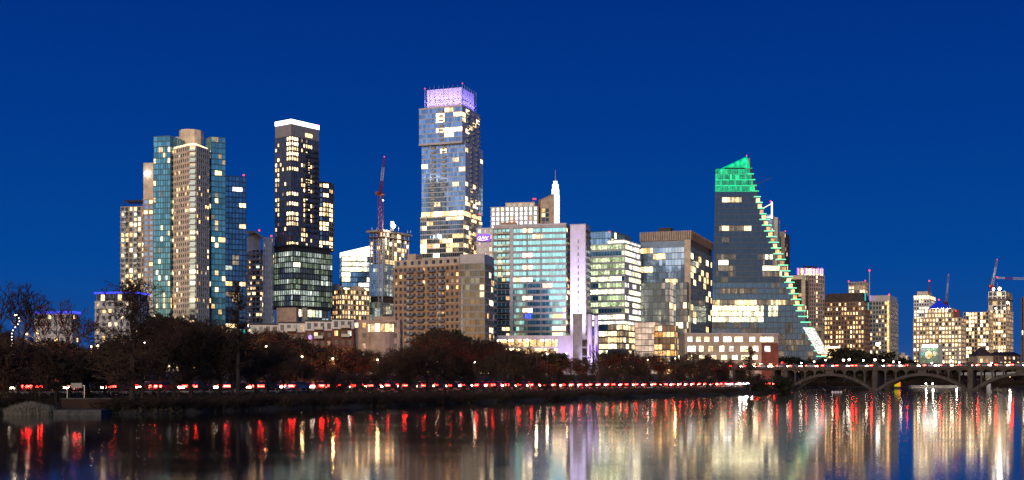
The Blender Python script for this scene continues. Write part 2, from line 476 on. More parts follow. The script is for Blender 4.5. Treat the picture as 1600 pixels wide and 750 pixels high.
xs = sorted(set([-900, -600] + list(range(-300, 1700, 20)) + [1190, 1195, 1205, 1210, 1216, 1221, 1226, 1232, 1238, 1245, 1800, 2000, 2300, 2600]))
rng = random.Random(4)
for x in xs:
    sD, rD, rz = interp(SHORE, x), interp(ROAD, x), interp(RZ, x)
    sD += rng.uniform(-1, 1)*.012*sD*(1 if x < 1200 else .3)
    hw = 7.5*(1.0 if x < 300 else 1.35 if x < 1216 else 1.0)
    a, b = rD-hw, rD+hw
    gap = a - sD
    rows = [(sD-3, -1.2), (sD, -.12), (sD+min(1.5, gap*.1), .45), (sD+gap*.35, .95+rng.uniform(-.12, .12)), (sD+gap*.7, rz-.35+rng.uniform(-.1, .1)), (a-1.2, rz-.14), (a, rz-.14), (b, rz-.14), (b+1.2, rz-.14),
            (b+14, rz+.7), (b+60, rz+2.2), (b+160, 5.0), (b+400, 8.0), (9000, 22.0)]
    cols.append([(WX(x, D), D, z) for D, z in rows])
    rm.v += [(WX(x, a), a, rz), (WX(x, b), b, rz), (WX(x, rD-.08), rD-.08, rz+.004), (WX(x, rD+.08), rD+.08, rz+.004),
             (WX(x, a-.3), a-.3, rz+.13), (WX(x, a), a, rz+.13), (WX(x, a), a, rz-.2), (WX(x, a-.3), a-.3, rz-.2)]
nr = len(cols[0]); nx = len(xs)
for c in cols: gm.v += c
for i in range(nx-1):
    for k in range(nr-1):
        gm.f.append((i*nr+k, (i+1)*nr+k, (i+1)*nr+k+1, i*nr+k+1)); gm.m.append(0 if k < 3 or k > 8 else 1)
    o = i*8; q = o+8
    rm.f += [(o, q, q+1, o+1), (o+2, q+2, q+3, o+3), (o+4, q+4, q+5, o+5), (o+7, q+7, q+4, o+4), (o+5, q+5, q+6, o+6)]; rm.m += [0, 1, 2, 2, 2]
g = link('ground', gm.mesh('ground', ['ground_earth', 'lawn'], smooth=True), kind='structure')
r = link('road', rm.mesh('road', ['asphalt', 'paint_white', 'kerb']), kind='structure')
def ground_z(px, D):
    x = px; sD, rD, rz = interp(SHORE, x), interp(ROAD, x), interp(RZ, x)
    hw = 7.5*(1.0 if x < 300 else 1.35 if x < 1216 else 1.0); a, b = rD-hw, rD+hw; gap = a-sD
    return interp([(sD-3, -1.2), (sD, -.12), (sD+min(1.5, gap*.1), .45), (sD+gap*.35, .95), (sD+gap*.7, rz-.35), (a-1.2, rz-.14), (b+1.2, rz-.14), (b+14, rz+.7), (b+60, rz+2.2), (b+160, 5.0), (b+400, 8.0), (9000, 22.)], D)

# river: rippled mirror
m, nt, out = new_mat('river_water')
b = N(nt, 'ShaderNodeBsdfPrincipled'); b.inputs['Base Color'].default_value = (.016, .011, .009, 1); b.inputs['IOR'].default_value = 1.33
g = N(nt, 'ShaderNodeNewGeometry')
mp = N(nt, 'ShaderNodeMapping'); mp.inputs['Scale'].default_value = (.035, .16, 1)
nt.links.new(g.outputs['Position'], mp.inputs['Vector'])
n1 = N(nt, 'ShaderNodeTexNoise'); n1.inputs['Scale'].default_value = 1.0; n1.inputs['Detail'].default_value = 6; n1.inputs['Roughness'].default_value = .6
nt.links.new(mp.outputs[0], n1.inputs['Vector'])
r1 = N(nt, 'ShaderNodeMapRange'); r1.inputs['From Min'].default_value = .35; r1.inputs['From Max'].default_value = .68; r1.inputs['To Min'].default_value = .055; r1.inputs['To Max'].default_value = .095
nt.links.new(n1.outputs['Fac'], r1.inputs['Value']); nt.links.new(r1.outputs[0], b.inputs['Roughness'])
mp2 = N(nt, 'ShaderNodeMapping'); mp2.inputs['Scale'].default_value = (.14, 1.5, 1)
nt.links.new(g.outputs['Position'], mp2.inputs['Vector'])
n2 = N(nt, 'ShaderNodeTexNoise'); n2.inputs['Scale'].default_value = 1.0; n2.inputs['Detail'].default_value = 4
nt.links.new(mp2.outputs[0], n2.inputs['Vector'])
bm = N(nt, 'ShaderNodeBump'); bm.inputs['Strength'].default_value = .35; bm.inputs['Distance'].default_value = .0035
nt.links.new(n2.outputs['Fac'], bm.inputs['Height']); nt.links.new(bm.outputs[0], b.inputs['Normal'])
nt.links.new(b.outputs[0], out.inputs['Surface'])
wm = MB(); wm.quad((-2500, -60, 0), (2500, -60, 0), (2500, 1500, 0), (-2500, 1500, 0))
link('river', wm.mesh('river', 'river_water'), kind='structure')
# ------------------------------------------------------------------ buildings, far left to the tall purple-crowned tower
GZ = 3.0
# 1 low pale block behind the bare trees
f = foot(54, 112, 123, 520, 12); z1 = WZ(489, 520)
B = Bld('office_block', 'low pale block with a blue-lit roof edge behind the bare trees at far left', 'office block', f[0], z=GZ)
B.vol(f, GZ, z1, Style(3.2, 3.0, 1.6, 1.4, .25, 'grey_light', 'grey_light', 'glass_punch', L(.14, HOME, 1)))
for i in (3, 0):
    a, c = f[i], f[(i+1) % 4]; ln = sqrt((a[0]-c[0])**2+(a[1]-c[1])**2); u = ((c[0]-a[0])/ln, (c[1]-a[1])/ln)
    mb = MB(); mb.obox(a, u, -.3, ln+.3 - (.5 if i == 3 else 0), .4, .9, z1-.2, z1+.75); B.part('light_strip', mb, 'lamp_blue')
B.finish(8)
# 2 mid block with blue roof line
f = foot(149, 205, 232, 600, 15); z1 = WZ(457, 600)
B = Bld('apartment_block', 'pale mid-rise block with a thin blue roof light line behind the tall cypress', 'apartment block', f[0], z=GZ)
B.vol(f, GZ, z1-4, Style(3.2, 3.4, 1.5, 1.7, .3, 'grey_light', 'grey_light', 'glass_punch', L(.22, HOME, 1)))
B.vol(inset(f, .6), z1-4, z1-.4, Style(3.6, 2.5, .5, .3, .1, 'grey_panel', 'grey_panel', 'glass_dark', L(.15, HOME, 1)), part='penthouse')
for i in (3, 0):
    a, c = f[i], f[(i+1) % 4]; ln = sqrt((a[0]-c[0])**2+(a[1]-c[1])**2); u = ((c[0]-a[0])/ln, (c[1]-a[1])/ln)
    mb = MB(); mb.obox(a, u, -.3, ln+.3 - (.5 if i == 3 else 0), .2, .8, z1-.4, z1+.5); B.part('light_strip', mb, 'lamp_blue')
B.finish(18)
# 3 beige condo wing with taller slab
f = foot(189, 228, 246, 740, 10); z1 = WZ(322, 740)
B = Bld('condo_wing', 'beige condo wing stepping up to a slab with one bright lamp near its top', 'apartment tower', f[0], z=GZ)
sty = Style(3.15, 2.6, 1.0, .9, .35, 'beige', 'beige', 'glass_punch', L(.48, HOME, 1))
B.vol(f, GZ, z1, sty)
g2 = foot(224, 240, 256, 732, 10); z2 = WZ(254, 732)
B.vol(g2, GZ, z2 - 22, sty.but(bay=3.4, lit=L(.25, HOME, 1), glass='glass_blue'), part='slab_wall')
B.slab('slab_cap', g2, z2-22, z2, 'cream')
mb = MB(); mb.ball((WX(229, 731), 731, WZ(271, 731)), 1.5); B.part('roof_lamp', mb, 'lamp_white')
mb = MB()                                     # timber roof trellis
for k in range(9):
    x = WX(194+k*3.6, 742); mb.obox((x, 742), (1, 0), 0, .5, -9, 0, z1+3.6, z1+4.1)
mb.obox((WX(192, 742), 742), (1, 0), 0, 13, -.5, 0, z1+3, z1+3.55); mb.obox((WX(192, 742), 742), (1, 0), 0, 13, -9, -8.5, z1+3, z1+3.55)
for k in (0, 6, 12): mb.obox((WX(192, 742)+k, 742), (1, 0), 0, .4, -.45, -.05, z1, z1+3.02)
B.part('trellis_lattice', mb, 'brown_dark')
B.balconies(f[3], f[0], [3, 10], [z1-4-3.15*k for k in range(24)], 2.4, 1.4)
B.finish(40)
# 5 blue glass tower tucked behind on the right
f = foot(346, 352, 384, 760, 62); z1 = WZ(274, 760)
B = Bld('glass_tower', 'blue glass tower with a glowing white strip below its roof, behind the teal one', 'tower', f[0], z=GZ)
def l5(seed, fi, c, r, nc, nr):
    if nr-3 <= r <= nr-3 and .22 < c/nc < .8: return 'lit_white'
    if r > nr-6: return None
    return L(.26, HOME+[('lit_teal', .1), ('lit_purple', .15)], 2)(seed, fi, c, r, nc, nr)
B.vol(f, GZ, z1, Style(3.3, 2.0, .7, .16, .5, 'core_dark', 'spandrel_blue', 'glass_navy', l5))
B.beacon(WX(380, 765), 766, z1+1.2)
B.finish(40)
# 4 teal and beige main tower
B = Bld('condo_tower', 'tallest teal glass condo tower with a curved beige window bay and round pale penthouse', 'tower', PT(296, 690), z=GZ)
lt = L(.13, HOME, 1)
teal = Style(3.2, 1.6, .6, .14, .18, 'core_dark', 'spandrel_teal', 'glass_teal', lt)
fl = foot(240, 266, 300, 700, 14); zl = WZ(212, 700)
B.vol(fl, GZ, zl-9.4, teal); 
B.vol(inset(fl, .3), zl-9.4, zl-6.2, teal.but(lit=L(.8, [('lit_bright', 1), ('lit_cream', 1)], 2), sp=.4), part='sky_lounge')
B.vol(fl, zl-6.2, zl, teal.but(lit=None, bay=3), part='glass_crown')
frr = foot(322, 330, 352, 708, 58); zr = WZ(213, 708)
B.vol(frr, GZ, zr, teal.but(fh=3.25, bay=2.4))
bay = [PT(269.5, 703), PT(296, 691), PT(306, 691), PT(326, 704), PT(326, 730), PT(269.5, 730)]
zb = WZ(228, 692)
cream = Style(3.2, 2.25, 1.35, .95, .3, 'cream', 'cream', 'glass_punch', L(.20, HOME, 1))
mb = MB(); mb.prism(bay, GZ, zb); mb.m[-1] = 1; B.part('wall', mb, ['cream', 'roof'])
for i in range(3):
    a, b = bay[i], bay[i+1]
    if i == 1: B.face(a, b, GZ, zb, cream.but(bay=2.6, pw=.6, sp=1.1, lit=L(.3, HOME, 1)), force=True)
    else: B.face(a, b, GZ, zb, cream, force=True)
B.balconies(bay[1], bay[2], [1.85], [zb-3.2*k-3.4 for k in range(40)], 3.2, 1.1, 'beige', 'glass_punch')
mb = MB(); mb.prism([PT(271, 704), PT(296, 692), PT(306, 692), PT(324, 706), PT(323, 712), PT(272, 712)], zb+.3, zb+1.5); B.part('roof_glow', mb, 'lit_cream')
pc = PT(299, 722); mb = MB(); mb.prism(polyarc(pc[0], pc[1], 7.0, 10, .2), zb-2, WZ(205, 722)); B.part('penthouse', mb, 'cream')
mb = MB(); mb.prism(polyarc(pc[0]-6, pc[1]-1, 4.0, 8, .2), zb-2, WZ(216, 722)); B.part('lift_room', mb, 'grey_light')
for px in (246, 258, 318): B.mast(WX(px, 712), 712, zl-.2, zl+2.2, .2)
B.finish(40)
# 6 white balconied tower
B = Bld('condo_tower', 'white tower with rounded balconies, tilted roof and two red roof beacons', 'tower', PT(402, 800), z=GZ)
core = [PT(385, 812), PT(394, 803), PT(406, 801), PT(412, 806), PT(412, 835), PT(385, 835)]
zt = WZ(390, 803)
cst = Style(3.5, 2.4, .9, .5, .2, 'white_wall', 'white_wall', 'glass_dark', L(.3, HOME, 1))
B.vol(core, GZ, zt, cst)
B.balconies(core[1], core[2], [2.9], [zt-3.5*k-3.3 for k in range(28)], 9.5, 2.0, 'white_wall', 'glass_pale')
B.balconies(core[0], core[1], [4.0], [zt-3.5*k-3.3 for k in range(28)], 8.0, 1.8, 'white_wall', 'glass_pale')
up = [PT(386, 812), PT(396, 806), PT(407, 806), PT(407, 830), PT(386, 830)]
B.slab('penthouse', up, zt, WZ(366, 806), 'grey_light')
mb = MB(); P = [PT(382, 806), PT(399, 798), PT(412, 800), PT(412, 836), PT(382, 836)]
zz = [WZ(363, 806), WZ(361, 798), WZ(371, 800), WZ(371, 836), WZ(361, 836)]
mb.prism(P, zz[0]-.01, [z+.2 for z in zz]); mb.v[:5] = [(p[0], p[1], z-1.2) for p, z in zip(P, zz)]; B.part('roof', mb, 'sand')
pier = foot(411, 424, 428, 798, 8)
zp = WZ(371, 798)
B.vol(pier, GZ, zp, Style(3.5, 2.2, 1.4, 1.6, .12, 'white_wall', 'white_wall', 'glass_dark', L(.12, HOME, 1), roof='white_wall'), part='pier_wall')
B.beacon(WX(405, 803), 803, WZ(360, 803)); B.beacon(WX(424, 800), 800, zp+1.2)
B.finish(30)
# 7 dark tower with white crown
B = Bld('dark_tower', 'tall dark tower with a glowing white roof rim, rounded side wing and pale glass podium', 'tower', PT(455, 800), z=GZ)
f = foot(430, 455, 498.5, 800, 37)
zt = WZ(186, 800); zc = WZ(212, 800); zb = WZ(384, 800)
dark = Style(3.35, 2.1, 1.15, .7, .22, 'core_dark', 'mullion_dark', 'glass_navy', L(.34, [('lit_cream', 4), ('lit_bright', 3), ('lit_warm', 3), ('lit_dim', 2)], 2))
def l7(seed, fi, c, r, nc, nr):
    t = (c+.5)/nc                                               # glazed corner lights up floor by floor
    p = [('lit_cream', 4), ('lit_warm', 3), ('lit_dim', 3), ('lit_bright', 1)]
    if (fi == 2 and t > .68) or (fi == 1 and t < .24): return ('lit_bright' if h01(seed, r, 8) < .5 else 'lit_cream') if h01(seed, r, 9) < (.42 if r < nr-5 else .8) else None
    if fi == 2: return L(.5 if t < .34 else .10, p, 1)(seed, fi, c, r, nc, nr)
    return L(.42 if .36 < t < .76 else 0, p, 1)(seed, fi, c, r, nc, nr)
B.vol(f, zb, zc, dark.but(lit=l7), faces=[0, 3])
B.slab('crown_wall', f, zc, zt-2.95, 'grey_panel')
fi_ = [lerp(p, (sum(q[0] for q in f)/4, sum(q[1] for q in f)/4), -.015) for p in f]
B.slab('crown_light', fi_, zt-2.9, zt, 'crown_white')
a, c = f[0], f[1]; ln = sqrt((a[0]-c[0])**2+(a[1]-c[1])**2); u = ((c[0]-a[0])/ln, (c[1]-a[1])/ln)
mb = MB(); mb.obox(a, u, ln*.5, ln*.76, 0, .12, WZ(209, 800), WZ(203, 800)); B.part('sky_garden', mb, 'lit_warm')
# rounded wing
wx, wy = WX(501, 836), 836
arc = [(wx + 8.6*cos(t), wy + 11*sin(t)) for t in [radians(x) for x in (-165, -130, -100, -70, -40, -10, 20, 90, 150)]]
zw = WZ(286, 826)
B.vol(arc, zb, zw, Style(3.35, 2.2, .8, .5, .5, 'core_dark', 'charcoal', 'glass_navy', L(.5, [('lit_cream', 3), ('lit_bright', 4), ('lit_warm', 2)], 2, full=(0, 1), fullpal=[('lit_bright', 1)])), part='wing_wall')
B.slab('wing_cap', [lerp(p, (wx, wy), -.06) for p in arc], zw, zw+.9, 'charcoal')
B.balconies(f[0], f[1], [ln*.55, ln*.83], [zb+3.35*k for k in range(3, 20)], 4.0, 1.5, 'charcoal', 'glass_dark', 60)
# podium
pf = foot(426, 458, 519, 790, 40); zp0 = WZ(478, 790)
B.slab('terrace_slab', [lerp(p, (sum(q[0] for q in pf)/4, sum(q[1] for q in pf)/4), -.03) for p in pf], zb-1.0, zb+.1, 'charcoal')
mb = MB(); mb.prism(inset(pf, 1.2), zb-4.2, zb-1.0); B.part('terrace_wall', mb, 'charcoal')
POD = [('lit_pale', 5), ('lit_green_dim', 7), ('lit_cool', .5), ('lit_office', .3)]
B.vol(pf, zp0, zb-4.2, Style(3.7, 2.0, .75, .22, .3, 'core_dark', 'charcoal', 'glass_clear', L(.82, POD, 3)), part='podium_wall', faces=[0, 3])
B.slab('transfer_slab', [lerp(p, (sum(q[0] for q in pf)/4, sum(q[1] for q in pf)/4), -.02) for p in pf], zp0-1.6, zp0, 'charcoal')
B.vol(inset(pf, 2.5), GZ, zp0-1.6, Style(5, 3, .6, .5, .2, 'core_dark', 'grey_panel', 'glass_clear', L(.5, OFFICE, 2)), part='base_wall', faces=[0, 3])
sf = foot(432, 463, 467, 770, 12)
B.slab('stone_wall', sf, GZ, WZ(480.5, 770), 'pink_stone')
for px in (478, 481): pass
mb = MB(); mb.box(WX(472, 780), WX(479, 780), 780, 784, GZ, zp0-1.7); B.part('column', mb, 'grey_panel')
B.beacon(WX(497, 815), 815, zt-1, .7)
B.finish(45)
# 8 beige office with arched roof
f = foot(517, 534, 577, 830, 50); z1 = WZ(452, 830)
B = Bld('office_building', 'warm lit beige office block with arched roof gables beside the dark tower podium', 'office block', f[0], z=GZ)
B.vol(f, GZ, z1, Style(3.5, 2.3, 1.2, .9, .35, 'sand', 'sand', 'glass_punch', L(.55, [('lit_gold', 4), ('lit_warm', 4), ('lit_cream', 2)], 1)))
for (xa, xb, D, py) in ((518, 534, 835, 444), (546, 570, 850, 447)):
    mb = MB(); x0, x1 = WX(xa, D), WX(xb, D); w = (x1-x0)/2; hh = WZ(py, D)-z1
    pts = [(x0+w+w*cos(pi*k/8), z1+hh*sin(pi*k/8)) for k in range(9)]
    n = len(pts); mb.v = [(x, D-4, z) for x, z in pts] + [(x, D+14, z) for x, z in pts]
    mb.f = [tuple(reversed(range(n)))] + [(k, k+1, n+k+1, n+k) for k in range(n-1)]; mb.m = [0]*n
    B.part('roof_vault', mb, 'sand')
B.finish(25)
# 9 bright office with slanted lit roof
f = foot(531, 534, 582, 930, 78); D = 930
B = Bld('office_tower', 'brightly lit white glass office with a sloping glowing roof edge behind the crane', 'office tower', f[0], z=GZ)
z1 = WZ(400, D)
B.vol(f, GZ, z1, Style(4.0, 2.2, .9, .14, .15, 'core_dark', 'spandrel_blue', 'glass_sky', L(.72, [('lit_office', 4), ('lit_white', 2), ('lit_cool', 1)], 3, fvar=.5)))
ztp = [WZ(395, f[0][1]), WZ(384, f[1][1]), WZ(384, f[2][1]), WZ(395, f[3][1])]
mb = MB(); mb.prism(f, z1+.1, ztp); B.part('roof_screen', mb, 'lit_white')
B.finish(45)
# 10 tower under construction
B = Bld('unfinished_tower', 'unfinished concrete tower with a floodlit flared top deck and half-fitted blue glass', 'building site', PT(606, 880), z=GZ)
D = 880
f = foot(577, 600, 640, D, 30)
zt = WZ(362, D); zg = WZ(412, D); zb = WZ(462, D)
cc = (sum(p[0] for p in f)/4, sum(p[1] for p in f)/4)
mb = MB(); mb.prism(inset(f, 9), zb, zt); B.part('core_wall', mb, 'concrete')
nf = 15; hh = (zt-zb)/nf
mb = MB()
for k in range(nf+1): mb.prism(f, zb+k*hh-.35, zb+k*hh, 0, True, True)
B.part('floor_slab', mb, 'concrete', kind='stuff')
for i in (3, 0):
    a, c = f[i], f[(i+1) % 4]
    for k in range(7 if i == 0 else 5):
        p = lerp(lerp(a, c, (k+.15)/(6.3 if i == 0 else 4.3)), cc, .02)
        mb = MB(); mb.prism(polyarc(p[0], p[1], .45, 6), zb, zt); B.part('column', mb, 'concrete')
site = Style(hh, 3.2, .4, .25, .1, 'core_dark', 'concrete', 'core_dark', lambda s_, fi, c, r, nc, nr: ('lit_cream' if h01(s_, c, r, 2) < .35 and fi > 0 else 'lit_warm') if h01(s_, fi, c, r) < (.28 if fi % 2 == 0 else .07) else 'skip')
B.face(lerp(f[3], cc, .05), lerp(f[0], cc, .05), zg, zt, site); B.face(lerp(f[0], cc, .05), lerp(f[1], cc, .05), zg, zt, site)
cw = Style(hh, 1.8, .35, .12, .15, 'core_dark', 'mullion', 'glass_sky', L(.10, [('lit_pale', 1), ('lit_cool', 1)], 2))
B.face(f[3], f[0], zb, zg, cw); B.face(f[0], lerp(f[0], f[1], .55), zb, zg, cw)
deck = [lerp(p, cc, -.16) for p in f]
mb = MB(); mb.prism(deck, zt-.1, zt+1.4, 0, True, True); B.part('top_deck', mb, 'concrete')
mb = MB(); mb.prism([lerp(p, cc, -.10) for p in f], zt-4.2, zt-3.6, 0, True, True); B.part('work_platform', mb, 'brown_dark')
for px in (580, 588, 611, 622, 633, 638): 
    p = (WX(px, D), D+4 if px < 630 else D+20); mb = MB(); mb.tube((p[0], p[1], zt+1.3), (p[0], p[1], zt+3.4), .25, .25, 5, cap=True); B.part('formwork_post', mb, 'concrete')
mb = MB(); x = WX(613, 886); mb.box(x-1.3, x+1.3, 885, 888, zt+1.4, WZ(346, 886)); B.part('hoist_mast', mb, 'crane_white')
mb = MB(); mb.ball((WX(615, 878), 878, WZ(353, 878)), 1.5); B.part('floodlight', mb, 'bulb_white')
point('deck_floodlight', (WX(615, 872), 872, WZ(351, 872)), 26000, (1, .9, .72), 1.0)
base = foot(569, 594, 616, 850, 20)
mb = MB(); mb.prism(inset(f, 1), WZ(475, 880), zb); B.part('open_storey', mb, 'brown_dark')
B.vol(base, GZ, WZ(472, 850), Style(4.2, 2.2, .3, .12, .12, 'core_dark', 'mullion', 'glass_pale', L(.55, [('lit_pale', 4), ('lit_green_dim', 1)], 2)), part='base_wall')
B.finish(30)
# red tower crane
def crane(label, px, D, ybase, ytop, jib, mastc, jibc, w=1.9, group=None, lampy=None):
    x = WX(px, D)
    B = Bld('tower_crane', label, 'crane', (x, D), group, z=WZ(ybase, D))
    z0, z1 = WZ(ybase, D), WZ(ytop, D)
    def truss(p, q, w, n, name, m):
        p, q = Vector(p), Vector(q); d = q-p; mb = MB()
        s = d.normalized().cross(Vector((0, 1, 0)))
        if s.length < .1: s = Vector((1, 0, 0))
        s.normalize(); t = d.normalized().cross(s)
        cs = [s*a*w/2+t*b*w/2 for a, b in ((-1, -1), (1, -1), (1, 1), (-1, 1))]
        for c in cs: mb.tube(p+c, q+c, .16*w/1.9, .16*w/1.9, 4)
        for k in range(n):
            a, b = p+d*(k/n), p+d*((k+1)/n)
            for i in range(4): mb.tube(a+cs[i], b+cs[(i+1) % 4], .10*w/1.9, .10*w/1.9, 3); 
        B.part(name, mb, m)
    zm = z0+(z1-z0)*.72
    truss((x, D, z0), (x, D, zm), w, 26, 'mast_lattice', 'crane_white')
    truss((x, D, zm), (x, D, z1), w*1.05, 9, 'upper_mast_lattice', mastc)
    mb = MB(); mb.lathe((x, D, z1), [(w*.9, 0), (w*1.1, .5), (w*.8, 1.2), (w*.5, 2.2)], 10); B.part('slewing_ring', mb, mastc)
    mb = MB(); mb.box(x-w*1.3, x-w*.55, D-1.2, D+.8, z1+.2, z1+2.4); B.part('cab', mb, mastc)
    tx, tz = WX(jib[0], D), WZ(jib[1], D)
    bz = z1+1.5; k = .34
    mx_, mz_ = x+(tx-x)*k, bz+(tz-bz)*k
    k2 = .72; nx_, nz_ = x+(tx-x)*k2, bz+(tz-bz)*k2
    truss((x, D, bz), (mx_, D, mz_), w*.75, 8, 'jib_lattice', jibc); truss((mx_, D, mz_), (nx_, D, nz_), w*.55, 9, 'jib_lattice', 'crane_white'); truss((nx_, D, nz_), (tx, D, tz), w*.5, 7, 'jib_lattice', jibc)
    mb = MB(); mb.box(x-1, x+1, D+3, D+7, z1+.3, z1+2.6); B.part('counterweight', mb, 'concrete')
    mb = MB(); mb.box(x-.5, x+.5, D, D+5, z1+.1, z1+.5); B.part('counter_jib', mb, mastc)
    mb = MB(); mb.tube((x, D+5, z1+.5), (x+.4, D+2.5, z1+9), .2, .2, 4); mb.tube((x+.4, D+2.5, z1+9), (x, D, z1+1), .2, .2, 4); mb.tube((x+.4, D+2.5, z1+9), (tx, D, tz), .08, .08, 3); B.part('stay_cable', mb, mastc)
    B.beacon(tx, D, tz+.5, .5)
    if lampy: B.beacon(WX(px+4, D-2), D-2, WZ(lampy, D-2), .7, 'bulb_white')
    B.finish()
crane('tall red and white tower crane with its boom raised almost upright beside the unfinished tower', 594.5, 868, 545, 305, (600.5, 246), 'crane_red', 'crane_red', 2.8, lampy=313)
# 15 purple-crowned tower
D = 900
B = Bld('crowned_tower', 'tallest blue glass tower, topped by a violet-lit screen', 'tower', PT(722, D), z=GZ)
glz = Style(3.5, 1.7, .62, .10, .14, 'core_dark', 'mullion_pale', 'glass_blue', L(.085, [('lit_cream', 3), ('lit_bright', 2), ('lit_warm', 2), ('lit_white', 1)], 3))
f1 = foot(659, 727, 754, D, 20); z_a = WZ(222, D); z_b = WZ(337, D)
f2 = foot(655, 722, 749, D-3, 20); z_t = WZ(166, D-3)
f3 = foot(657, 724, 753, D-2, 20)
def l15(seed, fi, c, r, nc, nr):
    t = (c+.5)/nc
    if (.30 < t < .36) or (.58 < t < .66): return 'skip'
    return glz.lit(seed, fi, c, r, nc, nr)
B.vol(f1, z_b+4, z_a, glz)
B.vol(f2, z_a, z_t, glz.but(lit=L(.16, [('lit_cream', 3), ('lit_bright', 3)], 4)), part='upper_wall')
B.slab('belt_course', [lerp(p, (sum(q[0] for q in f2)/4, sum(q[1] for q in f2)/4), -.02) for p in f2], z_a-1.0, z_a+.3, 'grey_light')
B.slab('roof_belt', [lerp(p, (sum(q[0] for q in f2)/4, sum(q[1] for q in f2)/4), -.015) for p in f2], z_t-.2, z_t+.8, 'grey_light')
B.vol(f3, WZ(372, D), z_b, glz.but(lit=L(.25, HOME, 3), glass='glass_navy'), part='lower_wall')
B.vol(f3, GZ, WZ(372, D), glz.but(lit=L(.4, HOME, 3), glass='glass_dark'), part='base_wall')
B.vol(inset(f3, .8), z_b, z_b+4, glz.but(fh=4, lit=L(.95, [('lit_bright', 1), ('lit_warm', 2)], 2)), part='sky_lounge')
B.slab('terrace_slab', [lerp(p, (sum(q[0] for q in f3)/4, sum(q[1] for q in f3)/4), -.02) for p in f3], z_b-.8, z_b, 'cream')
for f_, za, zb_, n in ((f1, z_b+4, z_a, 30), (f2, z_a, z_t, 7)):
    a, c = f_[3], f_[0]; ln = sqrt((a[0]-c[0])**2+(a[1]-c[1])**2)
    B.balconies(a, c, [ln*t for t in ((.27, .52) if f_ is f1 else (.52,))], [zb_-3.5*(k+1)+.2 for k in range(n)], 3.2, 1.2, 'cream', 'grey_panel', 40)
    a, c = f_[0], f_[1]; ln = sqrt((a[0]-c[0])**2+(a[1]-c[1])**2)
    B.balconies(a, c, [ln*t for t in (.3, .62, .92)], [zb_-3.5*(k+1)+.2 for k in range(n)], 3.4, 1.2, 'cream', 'grey_panel', 60)
# crown: pale inner wall washed by violet lamps behind a rod screen
fc = foot(664, 722.5, 744, D+1, 20); z_c = WZ(135, D)
mb = MB(); mb.prism(inset(fc, 1.6), z_t+.8, z_c); B.part('crown_wall', mb, 'lilac_wall')
mb = MB()
for i in (3, 0):
    a, c = fc[i], fc[(i+1) % 4]; ln = sqrt((a[0]-c[0])**2+(a[1]-c[1])**2); u = ((c[0]-a[0])/ln, (c[1]-a[1])/ln)
    n = 8 if i == 3 else 6
    for k in range(n+1): mb.obox(a, u, ln*k/n-.06, ln*k/n+.06, -.1, .1, z_t+.8, z_c + 2.2)
    mb.obox(a, u, 0, ln, -.07, .07, z_t+5.5, z_t+5.8)
B.part('crown_screen_lattice', mb, 'mullion')
for i in (3, 0):
    a, c = fc[i], fc[(i+1) % 4]; ln = sqrt((a[0]-c[0])**2+(a[1]-c[1])**2); u = ((c[0]-a[0])/ln, (c[1]-a[1])/ln); nn = (u[1], -u[0])
    mb = MB(); mb.obox(a, u, .5, ln-.5, -1.0, -.6, z_t+.9, z_t+1.5); B.part('light_strip', mb, 'lamp_purple')
    for k in range(8 if i == 3 else 6):
        t = ln*(k+.5)/(8 if i == 3 else 6); p = (a[0]+u[0]*t+nn[0]*3.4, a[1]+u[1]*t+nn[1]*3.4)
        q = (a[0]+u[0]*t-nn[0]*1.4, a[1]+u[1]*t-nn[1]*1.4, z_c-3)
        spot('crown_lamp', (p[0], p[1], z_t+1.2), q, 2500, (.26, .19, 1), 100, .4)
B.mast(*fc[3], z_t, WZ(134, D), .5, 'mullion', 'corner_post'); B.mast(*fc[0], z_t, WZ(131, D), .5, 'mullion', 'corner_post')
B.beacon(fc[3][0], fc[3][1], WZ(134, D)+.6, .6); B.beacon(fc[0][0], fc[0][1], WZ(131, D)+.6, .6); B.beacon(*[f3[1][0]-1, f3[1][1]-30], z_b+1.5, .9)
B.finish(60)
# 12 row of low apartments
D = 430
B = Bld('row_apartments', 'long low row of white and brick apartments with dark roofs behind the bank trees', 'apartment row', PT(480, D), z=GZ)
xs_ = [392, 436, 478, 520, 552]
for k, (xa, xb) in enumerate(zip(xs_, xs_[1:])):
    f = front(xa, xb-.5, D-k*3, 14, 3); z1 = WZ((508, 506, 504, 502)[k], D)
    B.vol(f, GZ, z1-3.1, Style(3.1, 2.4, 1.3, 1.1, .2, 'brick_red', 'brick_red', 'glass_punch', L(.22, HOME, 1)), part='brick_wall')
    B.vol(f, z1-3.1, z1, Style(3.1, 2.4, 1.0, 1.0, .2, 'white_wall', 'white_wall', 'glass_punch', L(.35, HOME, 1), roof='charcoal'), part='upper_wall')
    B.slab('roof', [lerp(p, (sum(q[0] for q in f)/4, sum(q[1] for q in f)/4), -.06) for p in f], z1+.06, z1+.6, 'charcoal')
    B.balconies(f[0], f[1], [4.5], [z1-3.0, z1-6.1], 3.0, 1.2, 'brown_dark', 'steel')
mb = MB(); mb.ball((WX(485, 424), 424, WZ(527, 424)), .8); B.part('porch_lamp', mb, 'lit_purple')
B.finish(14)
